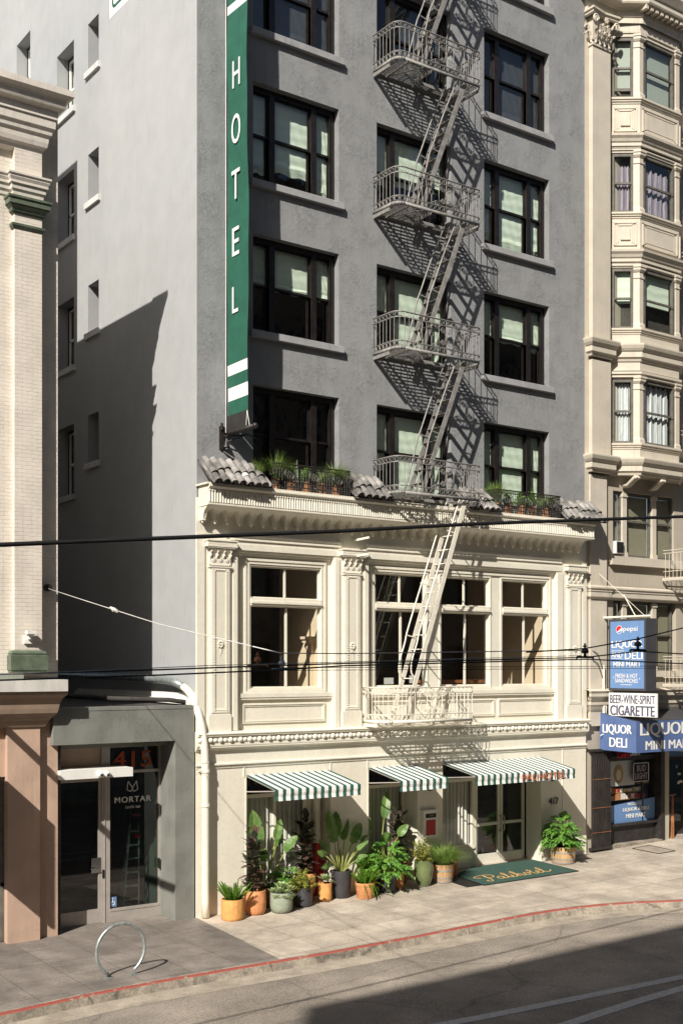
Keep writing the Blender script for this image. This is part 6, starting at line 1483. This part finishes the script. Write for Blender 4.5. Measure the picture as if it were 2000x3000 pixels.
def potted(name,label,cat,x,y,r,h,kind,pm,build,rise=0.,group='potted plants along the hotel front'):
    z=gz(x,y)+rise; t=thing(name,label,cat,(x,y,z),group)
    p=pot_mesh(kind,r,h,x,y,z).build('pot',pm,t); smooth_angle(p,40); soil(x,y,z+h-.05,r*.89,t)
    rng=random.Random(int(x*1000)); res=build(x,y,z+h-.04,rng)
    parts=res if isinstance(res,list) else [res]
    for nm,mb,m in parts: mb.build(nm,m,t,smooth=nm in('stem','stalk'))
    return t
FO=lambda mb,m='fern':[('foliage',mb,m)]
potted('potted_fern','foxtail fern in a wide rough orange clay pot, nearest the drainpipe','potted plant',.52,-.55,.234,.42,'cyl','terra2',lambda x,y,z,g:FO(fern(x,y,z,.26,.44,g,48,.8)))
def rb(n,hh,L0=.24,stems=3):
    def f(x,y,z,g): a,s=rubber(x,y,z,hh,g,n,L0,stems=stems); return [('foliage',a,['rubber','rubber2']),('stem',s,'stem')]
    return f
potted('potted_rubber_plant','dark burgundy rubber plant in a smooth terracotta pot, tallest at the left end','potted plant',1.13,-.42,.232,.50,'round','terra',rb(66,1.22,.30,3))
def sc(k):
    def f(x,y,z,g):
        mb=MB()
        if k==3:
            for (dx,dy,dz,r_) in((0,0,.10,.16),(-.12,-.08,.05,.12),(.12,-.1,.06,.12),(.02,-.16,.02,.10),(-.18,.05,.04,.10),(.17,.06,.05,.11),(.05,.12,.10,.13),(-.08,-.2,-.06,.08),(.05,-.22,-.09,.08),(.13,-.2,-.05,.07),(-.2,-.12,-.05,.08)): rosette(mb,(x+dx,y+dy,z+dz),r_*1.35,g,20)
        else: rosette(mb,(x,y,z+.08),.20,g,30); rosette(mb,(x+.11,y-.08,z+.04),.08,g,14)
        return [('foliage',mb,'succ')]
    return f
potted('potted_succulent','pale green succulent rosettes spilling over a speckled grey stone pot','potted plant',1.66,-.61,.236,.42,'round','speck',sc(3))
def bn(lv,rag=True):
    def f(x,y,z,g): a,s=banana(x,y,z,lv,g,rag); return [('foliage',a,'banana'),('stalk',s,'stalk')]
    return f
potted('potted_banana_plant','broad pale green banana leaves standing behind the burgundy rubber plant','potted plant',1.62,.02,.19,.42,'cyl','terra3',bn([(185,82,.82,.85,.34),(150,64,.75,.5,.22),(20,64,.85,.45,.2),(330,60,.8,.5,.22),(240,62,.65,.42,.22),(80,70,.9,.45,.2),(0,75,.95,.5,.2)]))
def ph(n,r,hh,S,low=0):
    def f(x,y,z,g): a,s=philo(x,y,z,r,hh,g,n,S,low); return [('foliage',a,'philo'),('stalk',s,'stalk')]
    return f
potted('potted_philodendron','bright split leaf plant in a brown pot behind the speckled stone pot','potted plant',2.12,-.02,.19,.44,'cyl','terra3',ph(34,.28,.46,.25))
potted('potted_shrub','yellow green small leaved shrub in a short charcoal pot','potted plant',2.33,-.43,.192,.40,'cyl','char',lambda x,y,z,g:(lambda q:[('foliage',q[0],'shrub'),('stem',q[1],'stem')])(shrub(x,y,z-.03,.36,.38,g,5200,.03)))
potted('potted_rubber_plant','nearly black rubber plant shaded under the left awning before the red standpipe','potted plant',2.72,.06,.225,.58,'tall','terra',rb(62,1.30,.29,3))
potted('potted_succulent','single green rosette in the smallest peach clay pot','potted plant',2.99,-.30,.147,.39,'cyl','terra2',sc(5))
potted('potted_bird_of_paradise','tall bird of paradise with yellowish stalks in a tall charcoal pot','potted plant',3.45,-.26,.22,.60,'tall','char',bn([(150,80,.58,.78,.27),(95,84,.68,.6,.25),(40,72,.62,.62,.25),(10,62,.58,.62,.25),(345,50,.52,.38,.14),(190,40,.55,.32,.16),(200,20,.42,.3,.14),(320,38,.40,.26,.12),(60,60,.6,.4,.16),(5,45,.75,.3,.1),(170,58,.5,.4,.16),(355,28,.35,.25,.1)]))
potted('potted_fern','drooping fern in a rimmed terracotta pot right of the tall charcoal pot','potted plant',3.84,-.61,.218,.34,'rim','terra',lambda x,y,z,g:FO(fern(x,y,z,.25,.42,g,50,1.0,7)))
potted('potted_fern','upright foxtail fern in a plain terracotta pot half hidden behind the rimmed one','potted plant',4.24,-.20,.18,.45,'cyl','terra',lambda x,y,z,g:FO(fern(x,y,z,.26,.50,g,44,.55)))
potted('potted_philodendron','lush split leaf philodendron overflowing a dark charcoal pot in the middle','potted plant',4.60,-.42,.197,.42,'cyl','char',ph(110,.44,.74,.25,.02))
potted('potted_banana_plant','torn banana leaf rising in the shade under the middle awning','potted plant',4.78,.16,.17,.42,'cyl','terra3',bn([(20,78,1.05,.7,.22),(150,60,.9,.45,.22),(250,55,.75,.42,.2),(330,58,.8,.4,.2),(200,70,.9,.5,.2)]))
potted('potted_ivy','small terracotta pot wedged right of the charcoal philodendron pot','potted plant',5.02,-.28,.14,.38,'cyl','terra',ph(16,.18,.2,.18))
potted('potted_rubber_plant','glossy dark rubber plant in a brown terracotta pot under the middle awning','potted plant',5.36,.10,.19,.50,'round','terra3',rb(66,1.15,.29,3))
potted('potted_shrub','yellow green shrub in a tall glazed olive vase','potted plant',5.64,-.45,.222,.59,'vase','glaze',lambda x,y,z,g:(lambda q:[('foliage',q[0],'shrub'),('stem',q[1],'stem')])(shrub(x,y,z+.0,.33,.5,g,4600,.03)))
def barrel(name,label,cat,x,y,r,h,fn):
    z=gz(x,y); t=thing(name,label,cat,(x,y,z),'half barrel planters'); mb=MB(); n=22
    for k in range(n):
        a0=2*math.pi*(k+.04)/n;a1=2*math.pi*(k+.96)/n; pr=[(r*.86,0),(r*.93,h*.3),(r*.98,h*.7),(r,h)]
        for (ra,za),(rb_,zb) in zip(pr,pr[1:]):
            mb.q((x+ra*math.cos(a0),y+ra*math.sin(a0),z+za),(x+ra*math.cos(a1),y+ra*math.sin(a1),z+za),(x+rb_*math.cos(a1),y+rb_*math.sin(a1),z+zb),(x+rb_*math.cos(a0),y+rb_*math.sin(a0),z+zb))
        mb.q((x+r*math.cos(a0),y+r*math.sin(a0),z+h),(x+r*math.cos(a1),y+r*math.sin(a1),z+h),(x+r*.91*math.cos(a1),y+r*.91*math.sin(a1),z+h),(x+r*.91*math.cos(a0),y+r*.91*math.sin(a0),z+h))
        mb.q((x+r*.91*math.cos(a0),y+r*.91*math.sin(a0),z+h),(x+r*.91*math.cos(a1),y+r*.91*math.sin(a1),z+h),(x+r*.9*math.cos(a1),y+r*.9*math.sin(a1),z+h-.08),(x+r*.9*math.cos(a0),y+r*.9*math.sin(a0),z+h-.08))
    mb.lathe([(r*.84,.0),(r*.975,h*.7),(r*.98,h-.01)],(x,y,z),22); mb.build('barrel','oak',t)
    for zz_ in(.015,.10,h*.62):
        q=MB(); f_=.86+.14*(zz_/h)**.75; q.lathe([(r*f_+.006,zz_),(r*(f_+.012)+.006,zz_+.038)],(x,y,z),32); q.build('hoop','hoop',t,smooth=True)
    soil(x,y,z+h-.06,r*.9,t)
    for nm,m_,mt in fn(x,y,z+h-.05,random.Random(int(x*99))): m_.build(nm,mt,t,smooth=nm=='stalk')
barrel('barrel_planter','oak half barrel of fine green grass, between the olive vase and the green mat','barrel planter',6.28,-.37,.27,.42,lambda x,y,z,g:[('foliage',grass(x,y,z,.38,.66,g,1700,1.1,.005),'grass')])
barrel('barrel_planter','oak half barrel holding a split leaf philodendron, right of the glass doors','barrel planter',10.13,-.50,.325,.42,ph(130,.40,.86,.25,.0))
potted('potted_grass','drooping brownish grass in a dark pot behind the grass barrel','potted plant',6.72,-.16,.17,.44,'round','terra3',lambda x,y,z,g:FO(grass(x,y,z,.22,.46,g,520,1.2,.005),'grass')+FO(fern(x,y,z,.15,.28,g,12,.6)))
# ---- window planters on the cornice
def juliet(x0,x1,label):
    t=thing('planter_railing',label,'railing',((x0+x1)/2,-.4,8.92),'black window railings on the cornice'); z0,z1=8.90,9.42; y=-.50; mb=MB(); P=[(x0,-.05),(x0,y),(x1,y),(x1,-.05)]
    for z,r_ in((z1,.017),(z1-.07,.012),(z0+.15,.014),(z0+.05,.012)): mb.tube([(a,b,z) for a,b in P],r_,5)
    L_=sum(math.hypot(c-a,d-b) for (a,b),(c,d) in zip(P,P[1:])); n=int(L_/.066); circ=[x0+.33+(x1-x0-.66)*k/2 for k in range(3)]
    for i in range(n+1):
        x,yy,dx,dy=along(P,i*L_/n); inc=any(abs(x-c)<.115 and yy<y+.02 for c in circ)
        mb.tube([(x,yy,z0),(x,yy,z0+.15)],.0125,4,caps=False); mb.sphere((x,yy,z1-.035),.018,5,3); mb.sphere((x,yy,z0+.10),.016,5,3)
        if not inc: mb.tube([(x,yy,z0+.15),(x,yy,z1-.07)],.012,4,caps=False)
    for c in circ:
        zc_=(z0+.15+z1-.07)/2; mb.ring((c,y,zc_),.125,.013,(1,0,0),(0,0,1),16,4); mb.ring((c,y,zc_),.10,.008,(1,0,0),(0,0,1),14,4); mb.ring((c,y,zc_),.03,.007,(1,0,0),(0,0,1),8,4)
        for k in range(6): a=k*math.pi/3+.3; mb.ring((c+.066*math.cos(a),y,zc_+.066*math.sin(a)),.028,.009,(1,0,0),(0,0,1),8,4)
    mb.build('railing_panel','black_iron',t)
juliet(1.60,3.52,'black wrought iron window railing before the lowest left window under the banner'); juliet(7.85,10.03,'black wrought iron window railing before the lowest right window')
def small(i,x,y,lab,fn,r=.11,h=.24):
    z=8.883; t=thing('window_plant',lab,'potted plant',(x,y,z),'terracotta pots behind the window railings'); p=pot_mesh('rim',r,h,x,y,z).build('pot','terra',t); smooth_angle(p,40); soil(x,y,z+h-.03,r*.86,t)
    for nm,m_,mt in fn(x,y,z+h-.03,random.Random(i*7+1)): m_.build(nm,mt,t)
GR=lambda hh,n,a:(lambda x,y,z,g:[('foliage',grass(x,y,z,.14,hh,g,n,a,.0055),'grass')])
LF=lambda hh:(lambda x,y,z,g:(lambda q:[('foliage',q[0],'fern'),('stem',q[1],'stem')])(shrub(x,y,z,.17,hh*1.1,g,520,.055)))
small(1,1.28,-.30,'terracotta pot of arching grass at the far left end of the left window railing',GR(.50,260,.75))
small(2,1.72,-.28,'tall drooping grass in the second pot of the left window railing',GR(.72,420,.85))
small(3,2.13,-.28,'leafy plant in the third pot of the left window railing',LF(.30))
small(4,2.52,-.28,'leafy plant in the fourth pot of the left window railing',LF(.28))
small(5,2.92,-.28,'spiky leafy plant in the fifth pot of the left window railing',GR(.42,200,.9))
small(6,3.30,-.28,'big fountain of fine grass at the right end of the left window railing',GR(.66,620,1.0))
small(7,8.02,-.28,'big tuft of fine grass at the left end of the right window railing',GR(.66,560,.75))
small(8,8.45,-.28,'leafy plant in the second pot of the right window railing',LF(.26))
small(9,8.88,-.28,'leafy plant in the third pot of the right window railing',LF(.30))
small(10,9.28,-.28,'upright light green plant in the fourth pot of the right window railing',LF(.36))
small(11,9.75,-.28,'dark spiky grass at the right end of the right window railing',GR(.50,420,1.1))
